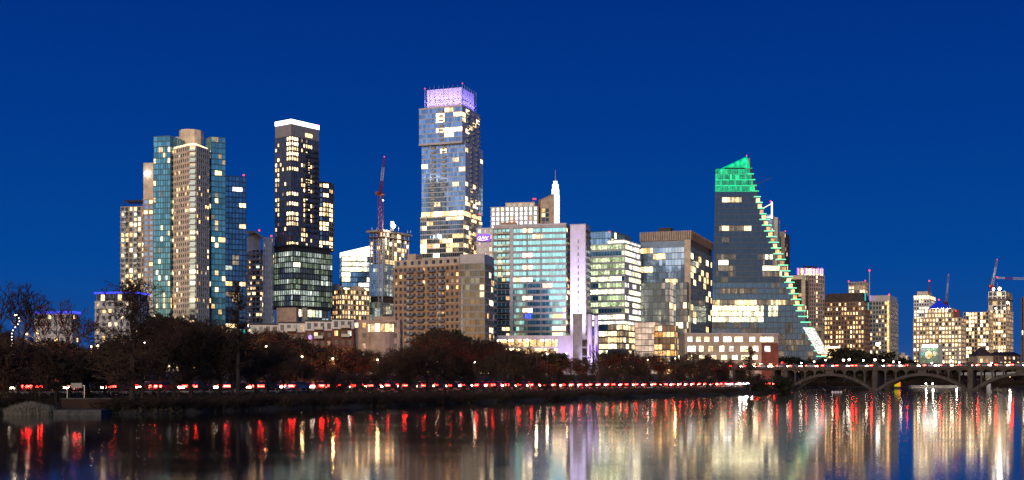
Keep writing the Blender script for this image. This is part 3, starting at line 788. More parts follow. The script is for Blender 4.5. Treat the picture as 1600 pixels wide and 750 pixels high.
# 13 pinkish restaurant block
B = Bld('restaurant', 'pink stone low building with a wide curved golden window front below the unfinished tower', 'restaurant', PT(590, 420), z=GZ)
D = 425
f = front(551, 624, D, 16, 2); z1 = WZ(500, D)
B.vol(f, GZ, z1, Style(3.9, 2.6, 2.0, 1.6, .2, 'pink_stone', 'pink_stone', 'glass_punch', L(.35, HOME, 1), roof='roof'))
ax, ay = WX(596, D+2), D+2
arc = [(ax + 4.9*cos(radians(t)), ay + 4.5*sin(radians(t))) for t in (180, 205, 230, 250, 270, 290, 310, 335, 360)]
za, zb_ = WZ(519, D), WZ(506, D)
mb = MB(); mb.prism(arc, GZ, za, 0, True); B.part('bay_wall', mb, 'pink_stone')
for a, c in zip(arc, arc[1:]): B.face(a, c, za, zb_, Style(3.4, 1.2, .2, .14, .06, 'pink_stone', 'sand', 'lit_bright', L(1.5, [('lit_bright', 3), ('lit_warm', 2)], 1)), force=True)
mb = MB(); mb.prism([lerp(p, (ax, ay), -.08) for p in arc], zb_+.06, zb_+.7, 0, True, True); B.part('bay_roof', mb, 'pink_stone')
B.slab('parapet', front(584, 618, D+1, 12, 2), z1+.02, z1+1.3, 'pink_stone')
B.slab('roof_plant', front(598, 613, D+6, 4, 2), z1+1.32, z1+2.4, 'charcoal')
B.finish(14)
# 14 brown brick condo and its grey glass end
B = Bld('brick_condo', 'brown brick condo with a buff top storey and a grey glass end block', 'apartment building', PT(716, 585), z=GZ)
D = 585
f = foot(616, 718.5, 722, D, 28)
zt = WZ(413, D)
def l14(seed, fi, c, r, nc, nr): return L(.12, [('lit_gold', 2), ('lit_warm', 3), ('lit_dim', 2), ('lit_cream', 1)], 1)(seed, fi, c, r, nc, nr)
B.vol(f, GZ, zt, Style(3.05, 2.6, 1.5, 1.35, .3, 'brick_brown', 'brick_brown', 'glass_punch', l14))
B.vol([lerp(p, (sum(q[0] for q in f)/4, sum(q[1] for q in f)/4), .02) for p in f], zt+.06, zt+3.4, Style(3.3, 4, 1.6, 2.4, .1, 'sand', 'sand', 'glass_punch', L(.12, HOME, 1)), part='top_storey')
a, c = f[3], f[0]; ln = sqrt((a[0]-c[0])**2+(a[1]-c[1])**2)
mb = MB(); u = ((c[0]-a[0])/ln, (c[1]-a[1])/ln)
for k in range(6): mb.obox(a, u, -.3, ln+.3, .28, .46, zt-.3-k*9.15, zt+.12-k*9.15)
B.part('string_course_trim', mb, 'sand')
B.balconies(a, c, [ln*t for t in (.26, .42, .60, .74)], [zt-3.05*(k+1)-.3 for k in range(15)], 3.6, 1.3, 'brown_dark', 'steel')
for t in (.26, .74): mb = MB(); mb.obox(a, u, ln*t-1.9, ln*t-.8, .2, .5, GZ, zt-2); B.part('pale_pilaster', mb, 'grey_light')
mb = MB(); mb.obox(a, u, ln*.17, ln*.30, -8, -2, zt+3.4, zt+6.5); B.part('lift_room', mb, 'sand')
g2 = foot(719, 757, 771.5, 560, 12); zg = WZ(411, 560)
B.vol(g2, GZ, zg, Style(3.2, 2.2, .8, .3, .2, 'grey_panel', 'grey_panel', 'glass_grey', lambda s_, fi, c, r, nc, nr: None if (fi % 2 == 1 and c < 0) else ('lit_bright' if h01(s_, r, 3) < .4 and h01(s_, fi, c//2, r) < .5 and c >= 4 else ('lit_warm' if h01(s_, fi, c//2, r) < .16 and c >= 2 else None))), part='glass_end_wall')
B.slab('top_parapet', [lerp(p, (sum(q[0] for q in g2)/4, sum(q[1] for q in g2)/4), -.01) for p in g2], zg+.06, WZ(396.5, 560), 'grey_light')
mb = MB(); mb.obox(g2[3], (1, 0), .5, 3.0, .1, .3, GZ, zg-9); B.part('side_panel', mb, 'grey_light')
B.finish(25)
# 18 condo behind with sloped wedge
D = 900
f = foot(767, 840, 850, D, 10); zt = WZ(322, D)
B = Bld('back_condo', 'pale condo with stacked bays and a sloping sand wedge behind the wide teal banded condo', 'tower', f[0], z=GZ)
B.vol(f, GZ, zt, Style(3.5, 3.6, .9, 1.5, .5, 'cream', 'grey_light', 'glass_sky', L(.10, HOME, 1)))
h = foot(790, 835, 843, D+6, 10); B.vol(h, zt+.05, WZ(314, D), Style(4, 4, 1.2, 1.6, .2, 'cream', 'cream', 'glass_dark', None), part='penthouse')
w = front(845, 866, D-4, 22, 4); zw = [WZ(313, D-4), WZ(303, D-4), WZ(303, D+18), WZ(313, D+18)]
mb = MB(); mb.prism(w, GZ, zw); B.part('wedge_wall', mb, 'sand')
B.face(lerp(w[0], w[1], .05), lerp(w[0], w[1], .62), zt-40, zt-2, Style(3.5, 2.5, .8, .4, .2, 'sand', 'sand', 'glass_dark', L(.45, [('lit_warm', 2), ('lit_gold', 2)], 1)))
mb = MB(); mb.box(WX(832, D-3), WX(838, D-3), D-3, D-2.5, WZ(313, D), WZ(310.5, D)); B.part('roof_sign', mb, 'sign_red')
B.finish(50)
# 19 floodlit spire, its floodlight put into glowing panes
D = 1000
B = Bld('spire_tower', 'slim white-lit stepped spire with a needle mast', 'spire', PT(868, D), z=GZ)
x = WX(867.8, D)
for k, (ya, yb, r) in enumerate(((560, 305, 3.6), (305, 296, 3.3), (296, 288, 2.7), (288, 283, 1.7))):
    p = polyarc(x, D, r, 8, .39)
    if k == 0: B.vol(p, GZ, WZ(yb, D), Style(3.4, 1.5, .4, .25, .12, 'white_wall', 'white_wall', 'spire_flood_glow', lambda *a_: 'spire_flood_glow'), part='shaft_wall')
    else: B.vol(p, WZ(ya, D), WZ(yb, D), Style(2.2, 1.1, .3, .18, .1, 'white_wall', 'white_wall', 'spire_flood_glow', lambda *a_: 'spire_flood_glow'), part='lantern_wall')
B.mast(x, D, WZ(284, D), WZ(265, D), .3, 'crane_white', 'needle')
B.finish(90)
# 16 wide teal banded condo with the lilac slab
D = 640
B = Bld('wide_condo', 'wide condo banded in teal glass with a tall lilac-lit blank slab at its end', 'apartment building', PT(888, D), z=GZ)
f = foot(771, 884, 893, D, 9); zt = WZ(351, D)
a, c = f[3], f[0]; ln = sqrt((a[0]-c[0])**2+(a[1]-c[1])**2); u = ((c[0]-a[0])/ln, (c[1]-a[1])/ln)
st16 = Style(3.3, 1.75, 1.15, .10, .45, 'core_dark', 'concrete', 'glass_aqua', L(.12, [('lit_cream', 3), ('lit_bright', 2), ('lit_warm', 1)], 3), pdep=-.3)
mb = MB(); mb.prism(f, GZ, zt); mb.m[-1] = 1; B.part('wall', mb, ['grey_light', 'roof'])
P = lambda t: lerp(a, c, t)
B.face(P(.0), P(.23), GZ+10, zt-1, st16.but(bay=2.0, pw=.5, sp=1.3, lit=L(.14, HOME, 1)))
B.face(P(.27), P(1), GZ+10, zt-1, st16); B.face(f[0], f[1], GZ+10, zt-1, st16.but(glass='glass_punch'))
for t in (.25, .47, .66):
    mb = MB(); mb.obox(a, u, ln*t-(1.0 if t < .3 else .25), ln*t+(1.0 if t < .3 else .25), .1, .62, GZ+10, zt-.5); B.part('pier', mb, 'grey_light' if t < .3 else 'grey_panel')
B.slab('roof_slab', [lerp(p, (sum(q[0] for q in f)/4, sum(q[1] for q in f)/4), -.012) for p in f], zt+.02, zt+.9, 'grey_light')
B.balconies(a, c, [ln*.10, ln*.19], [zt-3.3*(k+1)-1 for k in range(19)], 3.4, 1.4, 'grey_panel', 'glass_grey', 38)
wl = foot(745, 771, 774, D+14, 9); B.vol(wl, GZ, WZ(356, D+14), Style(3.3, 3.4, 1.5, 2.0, .2, 'cream', 'white_wall', 'glass_punch', L(.3, HOME, 1)), part='side_wall')
ph = foot(783, 806, 808, D+10, 9); B.slab('lift_room', ph, zt+.9, WZ(343, D), 'brick_brown')
B.beacon(WX(800, D+9), D+9, WZ(341.5, D), .8, 'lamp_red'); B.beacon(WX(806, D+9), D+9, WZ(342, D), .6, 'lamp_red')
# violet neon sign: a glowing panel carrying a white handwritten swash
x0, x1, zs0, zs1 = WX(744.5, D+12), WX(766, D+12), WZ(376.5, D+12), WZ(366, D+12); ys = D+12.2
mb = MB(); mb.box(x0, x1, ys, ys+.4, zs0, zs1); B.part('sign_board', mb, 'sign_violet')
sgn = MB()
for pts in ([(.06, .30), (.14, .55), (.26, .72), (.30, .52), (.20, .28), (.36, .30), (.46, .62), (.50, .80)], [(.46, .62), (.54, .30), (.62, .60), (.68, .72), (.70, .30), (.80, .55), (.86, .72)], [(.08, .20), (.30, .10), (.60, .12), (.84, .26)]):
    q_ = [(x0+(x1-x0)*a_, ys-.25, zs0+(zs1-zs0)*b_) for a_, b_ in pts]
    for a_, b_ in zip(q_, q_[1:]): sgn.tube(a_, b_, .2, .2, 4)
B.part('sign_lettering', sgn, 'sign_white')
mb = MB(); mb.obox(a, u, ln*.44, ln*.53, .5, .58, WZ(497, D), WZ(489, D)); B.part('blue_balcony_light', mb, 'lit_blue')
sl = foot(891, 915, 922, D-8, 16); zs = WZ(351.5, D-8)
B.slab('slab_wall', sl, GZ, zs, 'lilac_wall')
p0, p1 = sl[3], sl[0]; l2 = sqrt((p0[0]-p1[0])**2+(p0[1]-p1[1])**2); u2 = ((p1[0]-p0[0])/l2, (p1[1]-p0[1])/l2)
for k in range(19):
    mb = MB(); mb.obox(p0, u2, l2*.48, l2*.48+.75, .02, .08, zs-6-k*3.3, zs-4.3-k*3.3); B.part('slit_window', mb, 'glass_navy' if k % 4 else 'lit_purple')
B.face(sl[0], sl[1], GZ+8, zs-2, st16.but(glass='glass_dark', lit=None, frame='grey_panel', sp=1.4))
B.slab('slab_cap', [lerp(p, (sum(q[0] for q in sl)/4, sum(q[1] for q in sl)/4), -.04) for p in sl], zs+.02, zs+.6, 'grey_light')
for k in range(3):
    t = l2*(k+.5)/3; spot('wall_washer', (p0[0]+u2[0]*t, p0[1]-22, 27.5), (p0[0]+u2[0]*t, p0[1], 62), 17000, (.66, .62, 1), 120, .5)
B.finish(25)
# 20 lit parking deck podium
D = 590
B = Bld('parking_podium', 'low open parking deck glowing gold under a lilac parapet, below the teal banded condo', 'car park', PT(850, D), z=GZ)
f = front(778, 934, D, 26, 3); zt = WZ(524, D)
B.slab('back_wall', front(778, 934, D+10, 14, 3), GZ, zt-.1, 'sand')
mb = MB()
for k in range(4):
    mb.prism(f, zt-1.9-k*4.3, zt-k*4.3 - (0 if k == 0 else 1.1), 0, True, True)
B.part('deck_slab', mb, 'lilac_wall', kind='stuff')
a, c = f[0], f[1]
for k in range(14):
    p = lerp(a, c, (k+.3)/13.6); mb = MB(); mb.box(p[0]-.3, p[0]+.3, p[1]+.3, p[1]+.9, GZ, zt-1); B.part('column', mb, 'concrete')
rr = random.Random(5)
for k in range(44):
    t = rr.random()*.70; lv = rr.randrange(3); p = lerp(a, c, t)
    mb = MB(); mb.ball((p[0], p[1]+1.0, zt-2.5-lv*4.3), .45, 6); B.part('deck_lamp', mb, 'bulb_warm')
for k in range(6):
    p = lerp(a, c, .05+.12*k); point('deck_light', (p[0], p[1]+5, zt-3.2-4.3*(k % 2)), 2600, (1, .72, .36), .4)
B.slab('end_wall', front(871, 905, D-1, 8, 3), GZ, zt-.2, 'lilac_wall')
for k in range(2): spot('end_washer', (WX(878+k*16, D-12), D-12, 8), (WX(878+k*16, D), D, 20), 1300, (.62, .45, 1), 80, .4)
B.finish()
# 21 three old chimney stacks
for (px, y0, y1, D, w, lab, mt, lightit) in ((902.5, 493, 575, 560, 2.0, 'unlit grey square smokestack, first of the three before the lilac slab', 'concrete', False),
                                  (921.5, 491, 575, 562, 1.15, 'violet-lit round smokestack, middle of the three and tallest beside the green-lit office', 'lilac_wall', True),
                                  (931.5, 493, 575, 566, 1.05, 'violet-lit round smokestack, last of the three and closest to the green-lit office', 'lilac_wall', True)):
    x = WX(px, D); B = Bld('smokestack', lab, 'smokestack', (x, D), 'old smokestacks', z=GZ)
    z0, z1 = GZ, WZ(y0, D)
    if not lightit:
        mb = MB(); mb.box(x-w, x+w, D-w, D+w, z0, z1); B.part('shaft', mb, mt); mb = MB(); mb.box(x-w-.2, x+w+.2, D-w-.2, D+w+.2, z1, z1+.7); B.part('rim', mb, mt)
    else:
        mb = MB(); mb.lathe((x, D, z0), [(w*1.15, 0), (w, z1-z0)], 14); B.part('shaft', mb, mt, smooth=False)
        mb = MB(); mb.lathe((x, D, z1), [(w*1.12, 0), (w*1.12, .8), (w*.8, .9)], 14); B.part('rim', mb, 'charcoal')
        spot('stack_washer', (x-2, D-7, z0+5), (x, D, z1-6), 3600, (.60, .45, 1), 70, .3)
        mb = MB(); mb.box(x-.4, x+.4, D-1.6, D-1.3, WZ(556, D), WZ(540, D)); B.part('light_strip', mb, 'sign_violet')
# 22 green-lit stepped office
D = 720
B = Bld('green_office', 'stepped glass office with bright greenish white floor bands beside the lilac slab', 'office tower', PT(975, D), z=GZ)
OFG = [('lit_office', 5), ('lit_cool', 2), ('lit_white', 1.5), ('lit_green', .5)]
def l22(seed, fi, c, r, nc, nr):
    fl = h01(seed, r, 77)
    p = .95 if fl < .55 else .65 if fl < .85 else .3
    if h01(seed, fi, c//4, r) < p: return ('lit_green' if fi % 2 == 0 and h01(seed, fi, r, 4) < .6 else 'lit_office' if h01(seed, c//4, r, 5) < .7 else 'lit_white')
    return None
st = Style(3.9, 1.8, 1.25, .12, .25, 'core_dark', 'grey_light', 'glass_aqua', l22)
f = foot(917, 976, 1001, D, 24); zt = WZ(380, D)
B.vol(f, WZ(510, D), zt, st)
fu = foot(918, 955, 975, D+10, 24); B.vol(fu, zt+.06, WZ(361, D+10), st.but(sp=.5, frame='spandrel_teal', glass='glass_sky', lit=lambda s_, fi, c, r, nc, nr: ('lit_office' if (c/nc < .38 and fi % 2 == 1 and r < 3 and h01(s_, r, c//3) < .8) else None)), part='upper_wall')
fw = foot(950, 976, 1000, D+3, 24); B.vol(fw, zt+.04, WZ(373, D), st.but(lit=l22), part='upper_wing_wall')
fb = foot(936, 973, 992, D-6, 24); B.vol(fb, GZ, WZ(507, D), st.but(fh=3.6, sp=.9, frame='mullion_dark', lit=L(.7, [('lit_dim', 2), ('lit_cream', 2), ('lit_office', 1)], 3)), part='base_wall')
B.slab('roof_plant', foot(953, 962, 985, D+20, 24), zt+2, WZ(362, D+20), 'grey_panel')
B.beacon(WX(952, D+8), D+8, WZ(359.5, D), .6)
B.finish(30)
# 23 fin-topped reflective office
D = 745
B = Bld('fin_office', 'reflective glass office with a row of parapet fins and a warm pinkish stepped front', 'office tower', PT(1082, D), z=GZ)
f = foot(1001, 1079, 1112, D, 20); zt = WZ(361, D)
st = Style(3.9, 2.0, .42, .10, .12, 'core_dark', 'mullion_dark', 'glass_sky', L(.18, [('lit_cream', 3), ('lit_office', 2), ('lit_warm', 1)], 4))
B.vol(f, GZ, zt-9, st)
mb = MB(); mb.prism(f, zt-9, zt); B.part('parapet_wall', mb, 'brown_stone')
for i in (3, 0):
    a, c = f[i], f[(i+1) % 4]; ln = sqrt((a[0]-c[0])**2+(a[1]-c[1])**2); u = ((c[0]-a[0])/ln, (c[1]-a[1])/ln)
    n = 28 if i == 3 else 18
    mb = MB()
    for k in range(n+1): mb.obox(a, u, ln*k/n-.28, ln*k/n+.28, .0, .9, zt-5.2, zt+.4)
    B.part('fin_lattice', mb, 'sand' if i == 3 else 'brown_stone')
    mb = MB(); mb.obox(a, u, .3, ln-.3, .02, .2, zt-4.8, zt-.3); B.part('fin_backing', mb, 'charcoal')
mb = MB(); a, c = f[3], f[0]; ln = sqrt((a[0]-c[0])**2+(a[1]-c[1])**2); u = ((c[0]-a[0])/ln, (c[1]-a[1])/ln)
mb.obox(a, u, ln-3.6, ln+.2, .0, .7, GZ, zt-5.3); B.part('corner_pier', mb, 'sand')
mb = MB(); mb.obox(a, u, 0, ln, .0, .5, zt-9.6, zt-5.6); B.part('parapet_glass_panel', mb, 'spandrel_blue')
B.slab('roof_plant', foot(1029, 1048, 1052, D+25, 20), zt, WZ(355.5, D+25), 'charcoal')
m1 = foot(1001, 1046, 1058, D-7, 20); z1 = WZ(441, D-7)
WRM = [('lit_pinkish', 6), ('lit_cream', 1)]
B.vol(m1, GZ, z1, st.but(fh=3.9, bay=2.4, sp=.5, glass='glass_pale', lit=lambda s_, fi, c, r, nc, nr: (('lit_pinkish' if h01(s_, r, c//3) < .85 else 'lit_cream') if c/nc < .86 and fi % 2 == 1 else None)), part='stepped_wall')
m2 = foot(1056, 1073, 1078, D-6, 20); B.vol(m2, GZ, WZ(441, D-6), st.but(glass='glass_pale', lit=L(.10, OFFICE, 2)), part='stepped_wall')
m3 = foot(992, 1024, 1030, D-14, 16); B.vol(m3, GZ, WZ(503, D-14), st.but(fh=3.6, bay=2.2, sp=.45, lit=lambda *a_: 'lit_pinkish'), part='front_wall')
m4 = foot(1022, 1054, 1060, D-20, 16); B.vol(m4, GZ, WZ(508, D-20), st.but(fh=3.8, bay=2.4, sp=.7, pw=.4, glass='glass_dark', lit=L(.6, [('lit_gold', 2), ('lit_orange', 1), ('lit_warm', 2), ('lit_dim', 2)], 2)), part='front_wall')
mb = MB(); 
zz = WZ(424, D-1); x_ = WX(1042, D-3)
B.finish(30)
# 24 sail-shaped tower
D = 800
B = Bld('sail_tower', 'dark sail-shaped glass tower with a green-lit pointed top and glowing terraces down one edge', 'tower', PT(1150, D), z=GZ)
EDGE = [(245, 1167), (268, 1173), (290, 1179), (335, 1194), (380, 1212), (425, 1230), (465, 1245), (515, 1266), (552, 1284), (575, 1292)]
def xr(py): return interp(EDGE, py)
def xl(py): return interp([(245, 1118.5), (560, 1111.5)], py)
fhp = 3.75/D*F                                     # storey height in survey rows
nfl = 35; ybot = 594-(GZ-CAMH)/D*F
y0 = 575.0
mbw = MB(); mesh_fr = B.fr.setdefault('mullion_dark', MB()); fr2 = B.fr.setdefault('fin_blue', MB())
depth = 34
nst = int((y0-268)/fhp)
for k in range(nst+1):
    ya = y0-k*fhp; yb = ya-fhp
    if yb < 262: yb = 262
    xa0, xa1 = WX(xl(ya), D), WX(xr(ya), D); z0_, z1_ = WZ(ya, D), WZ(yb, D)
    # storey: square at the lower floor line so that each terrace steps back
    mid = WX(xr(yb), D)
    mbw.prism([(xa0, D), (mid, D), (mid+9, D+depth), (xa0*(1+depth/D)+1.5, D+depth)], z0_, z1_, 0)
    (B.fr.setdefault('led_green_hot', MB()) if yb < 297 and ya < 304 else mesh_fr).obox((xa0, D), (1, 0), 0, mid-xa0, -.1, .22, z0_-.28, z0_+.28)
    n = max(2, round((mid-xa0)/1.6)); w = (mid-xa0)/n
    yc = (ya+yb)/2
    green = yb < 297 and ya < 304
    for c in range(n):
        x = xa0+(c+.5)*w; t = (x-xa0)/(WX(1290, D)-xa0); m = None
        if yc < 299: m = 'led_green' 
        elif 352 > yc > 347: m = None
        if m is None:
            px = 800+x/D*F
            hh = h01(B.seed, c//3, k)
            if yc >= 299:
                if abs(yc-310) < 5 and 1130 < px < 1160: m = 'lit_cream' if hh < .75 else 'lit_dim'
                elif abs(yc-354) < 5 and 1122 < px < 1172: m = 'lit_cream' if hh < .5 else 'lit_dim'
                elif abs(yc-398) < 5 and (1120 < px < 1150 or px > 1186): m = 'lit_dim' if hh < .6 else 'lit_office' if hh < .8 else None
                elif abs(yc-420) < 10 and (1122 < px < 1148 or 1190 < px < 1222): m = 'lit_office' if hh < .35 else 'lit_dim' if hh < .75 else None
                elif abs(yc-458) < 4 and hh < .5: m = 'lit_dim'
                elif abs(yc-376) < 4 and hh < .3: m = 'lit_faint'
                elif yc > 400 and hh > .93: m = 'lit_faint'
                elif 503 < yc < 530 and hh < .25: m = 'lit_faint'
                elif 464 < yc < 475: m = 'lit_cream' if hh < .45 else 'lit_dim'
                elif 475 < yc < 503 and px < 1193: m = 'lit_office' if hh < .9 else 'lit_cream'
                elif 475 < yc < 503 and 1202 < px < 1216: m = 'lit_office' if hh < .7 else None
                elif yc > 532: m = 'lit_dim' if hh < .4 else None
                elif hh < .012: m = 'lit_green'
        hot = m == 'led_green' and h01(c//2, k, 5) < .22
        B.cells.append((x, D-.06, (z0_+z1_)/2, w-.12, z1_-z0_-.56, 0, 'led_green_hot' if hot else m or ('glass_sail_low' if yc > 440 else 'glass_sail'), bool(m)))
    # curved edge: glazed return, terrace slab and strip light
    a, b = (mid, D), (mid+9, D+depth)
    B.face(a, b, z0_, z1_, Style(4.0, 4.0, .5, .3, .1, 'core_dark', 'mullion_dark', 'glass_clear', L(.5, [('lit_dim', 2), ('lit_gold', 1), ('lit_pale', 2)], 1)), force=True)
    if yb > 262:
        tw = 3.5 + (1.8 if ya > 350 else 0)
        mb = MB(); mb.box(mid-tw*.9, mid+tw*.42, D-.5, D+6, z1_-.3, z1_+.45); B.part('terrace', mb, 'grey_light')
        mb = MB(); mb.box(mid-tw*.85, mid+tw*.40, D-.75, D-.52, z1_-.10, z1_+.42); B.part('terrace_light', mb, 'led_green_hot' if yb < 300 else 'lamp_mint')
        if 300 < yb < 480:
            mb = MB(); mb.box(mid-1.6, mid+.9, D-.35, D-.15, z1_-3.4, z1_-.9); B.part('terrace_glow', mb, 'lit_gold')
# pointed top screen
ytop_l, ytop_r = 268, 245
P0 = (WX(1118.3, D), D); P1 = (WX(1171.5, D), D)
zb_ = WZ(262, D)
mbw2 = MB()
xs_t = [1118.4+k*(1167-1118.4)/12 for k in range(13)]
zt_ = lambda px: WZ(268+(245-268)*(px-1118.4)/(1167-1118.4), D)
B.part('wall', mbw, 'core_dark')
zlow = zb_
tp = MB()
for a_, c_ in zip(xs_t, xs_t[1:]):
    if zt_(a_) > zlow+.3: tp.quad((WX(a_, D), D-.05, zlow), (WX(c_, D), D-.05, zlow), (WX(c_, D), D-.05, zt_(c_)), (WX(a_, D), D-.05, max(zlow+.05, zt_(a_))))
tp.quad((WX(1167, D), D-.05, zlow), (WX(1172, D), D-.05, zlow), (WX(1167.6, D), D-.05, zt_(1167)), (WX(1167, D), D-.05, zt_(1167)))
B.part('crown_glazing', tp, 'led_green')
bk = MB(); bk.prism([(WX(1131, D), D+.2), (WX(1172, D), D+.2), (WX(1172, D)+5, D+16), (WX(1131, D), D+16)], zlow, [zlow+.2, zt_(1164), zt_(1164)-6, zlow+.2]); B.part('crown_roof', bk, 'grey_panel')
# slim vertical fins over the whole face
for k in range(0, 110):
    px0 = 1112.4+k*1.62; 
    ytop = 262
    for ya in range(264, 576, 6):
        if px0 < xr(ya)-1.0: ytop = ya; break
    else: continue
    if px0 < 1118: ytop = max(ytop, 594-(zb_-CAMH)/D*F)
    xb, xt = WX(max(px0, xl(570)), D), WX(px0 + (xl(ytop)-xl(570))*max(0, 1-(px0-1112)/160), D)
    zt2 = min(WZ(ytop, D), zt_(min(1167, max(1118.4, px0))) if ytop < 275 else 1e9)
    fr2.tube((xb, D-.25, WZ(575, D)), (xt, D-.25, zt2), .13, .13, 4)
mb = MB(); mb.tube((WX(1118.4, D), D-.3, WZ(268, D)), (WX(1167.3, D), D-.3, WZ(245, D)), .35, .35, 5); B.part('crown_rim', mb, 'led_green')
B.mast(WX(1167, D), D+1, WZ(245, D)-1, WZ(241.5, D), .25); B.beacon(WX(1167, D), D+1, WZ(242.5, D), .5); B.beacon(WX(1119, D), D+1, WZ(267, D), .6)
mb = MB(); mb.tube((WX(1180, D+12), D+12, WZ(283, D)), (WX(1206, D+12), D+12, WZ(273, D)), .28, .18, 5, cap=True); mb.tube((WX(1180, D+12), D+12, WZ(283, D)), (WX(1180, D+12), D+12, WZ(290, D)), .3, .3, 5); B.part('maintenance_arm', mb, 'steel')
# foot of the sail: long pale lit ramp canopy
mb = MB(); xa, xb = WX(1264, D-6), WX(1290, D-6)
mb.v = [(xa-3, D-6, WZ(512, D)), (xa+3.2, D-8, WZ(514, D)), (xb+1.2, D-8, WZ(553, D)), (xb-4, D-6, WZ(553, D)), (xa-3, D-2, WZ(512, D)), (xa+3.2, D-2, WZ(514, D)), (xb+1.2, D-2, WZ(553, D)), (xb-4, D-2, WZ(553, D))]
mb.f = [(3, 2, 1, 0), (4, 5, 6, 7), (0, 1, 5, 4), (1, 2, 6, 5), (2, 3, 7, 6), (3, 0, 4, 7)]; mb.m = [0]*6
B.part('canopy', mb, 'lit_white')
B.finish(40)
# 25 towers behind the sail
D = 1000
B = Bld('glass_tower', 'blue glass tower outlined by a bright white roof frame peeking out behind the sail edge', 'tower', PT(1202, D), z=GZ)
f = foot(1182, 1206, 1218, D, 15)
B.vol(f, GZ, WZ(335, D), Style(3.7, 2, .6, .15, .2, 'core_dark', 'spandrel_blue', 'glass_sky', L(.15, OFFICE, 2)))
mb = MB(); mb.box(WX(1205, D), WX(1206.6, D), D-1.2, D-.3, WZ(341, D), WZ(316, D)); mb.v += []
B.part('light_post', mb, 'lamp_white')
mb = MB(); mb.tube((WX(1193, D), D-.6, WZ(325, D)), (WX(1206, D), D-.6, WZ(318, D)), .4, .4, 5); mb.tube((WX(1193, D), D-.6, WZ(339.5, D)), (WX(1206, D), D-.6, WZ(339.5, D)), .4, .4, 5); B.part('light_rim', mb, 'sign_white')
B.slab('stair_tower', foot(1207, 1215, 1217, D+6, 10), WZ(400, D), WZ(338, D), 'grey_light')
B.beacon(WX(1204, D), D, WZ(314.5, D), .9)
B.finish(60)
D = 1060
B = Bld('framed_tower', 'sand-framed tower with dark recessed floors between the sail tower and the violet-topped one', 'tower', PT(1228, D), z=GZ)
f = foot(1200, 1226, 1233.5, D, 14)
B.vol(f, GZ, WZ(364, D), Style(3.9, 3.2, .7, .5, .2, 'core_dark', 'charcoal', 'glass_dark', L(.12, HOME, 1)))
mb = MB(); a, c = f[3], f[0]; ln = sqrt((a[0]-c[0])**2+(a[1]-c[1])**2); u = ((c[0]-a[0])/ln, (c[1]-a[1])/ln)
mb.obox(a, u, 0, ln, 0, 1.2, WZ(369, D), WZ(362, D)); mb.obox(a, u, ln-3.2, ln+.3, 0, 1.1, GZ, WZ(369, D)); B.part('sand_frame', mb, 'sand')
B.beacon(WX(1227, D), D, WZ(361, D), .6); B.finish(50)
# 26 violet-topped tower and its framed neighbour
D = 1100
B = Bld('violet_tower', 'beige tower with a violet-lit lantern top beside the foot of the sail tower', 'tower', PT(1262, D), z=GZ)
f = foot(1258, 1264, 1288, D, 70); zt = WZ(430, D)
B.vol(f, GZ, zt, Style(3.5, 2.4, 1.3, 1.1, .3, 'pink_stone', 'pink_stone', 'glass_punch', lambda s_, fi, c, r, nc, nr: ('lit_cream' if h01(s_, r, 1) < .7 else 'lit_warm') if (.38 < (c+.5)/nc < .62 and h01(s_, fi, r) < .55) else ('lit_dim' if h01(s_, fi, c, r) < .1 else None)))
fu = foot(1246, 1250, 1286.5, D+3, 74)
B.vol(fu, zt+.05, WZ(418, D), Style(7, 4, 1.0, 1.0, .3, 'sand', 'sand', 'lit_warm', L(.9, [('lit_warm', 1), ('lit_cream', 1)], 1)), part='lantern_wall')
for px in (1246.5, 1258, 1269, 1278, 1284): mb = MB(); x = WX(px, D-2); mb.box(x-.7, x+.7, D-2.4, D-1.8, zt+.6, WZ(419, D)); B.part('light_strip', mb, 'lamp_purple')
B.slab('roof', foot(1254, 1258, 1278, D+6, 72), WZ(418, D), WZ(414.5, D), 'charcoal')
B.finish(50)
D = 1080
B = Bld('framed_block', 'pale framed block with dark open floors just under the violet-topped tower', 'office block', PT(1250, D), z=GZ)
f = foot(1236, 1258, 1262, D, 10); zt = WZ(431, D)
B.vol(f, GZ, zt, Style(3.7, 5, .6, .3, .2, 'core_dark', 'charcoal', 'glass_dark', L(.1, HOME, 1)))
a, c = f[3], f[0]; ln = sqrt((a[0]-c[0])**2+(a[1]-c[1])**2); u = ((c[0]-a[0])/ln, (c[1]-a[1])/ln)
mb = MB(); mb.obox(a, u, 0, ln, 0, 1.2, zt-3, zt+.5); mb.obox(a, u, ln-3, ln+.3, 0, 1.1, GZ, zt-3); B.part('pale_frame', mb, 'cream')
mb = MB(); mb.obox(a, u, 3, 5, 1.2, 1.5, WZ(492, D), WZ(484, D)); B.part('blue_sign', mb, 'lit_blue')
B.finish(50)
# 26b low gold gateway
D = 900
B = Bld('gateway_block', 'low gold-lit entrance block with a pale portal frame before the brown hip-roofed block', 'entrance', PT(1290, D), z=GZ)
f = front(1289, 1312, D, 12, 4)
B.vol(f, GZ, WZ(543, D), Style(5, 2.4, .6, .4, .2, 'sand', 'sand', 'lit_gold', L(.8, [('lit_gold', 2), ('lit_cream', 1)], 1)))
mb = MB(); mb.box(WX(1289, D), WX(1312, D), D-.8, D-.4, WZ(544, D), WZ(541, D)); B.part('light_strip', mb, 'sign_white')
B.slab('portal_frame', front(1283.5, 1287.5, D+30, 6, 4), GZ, WZ(512, D+30), 'cream'); B.slab('portal_beam', front(1262, 1283, D+30, 6, 4), WZ(517, D+30), WZ(511, D+30), 'cream')
B.finish()
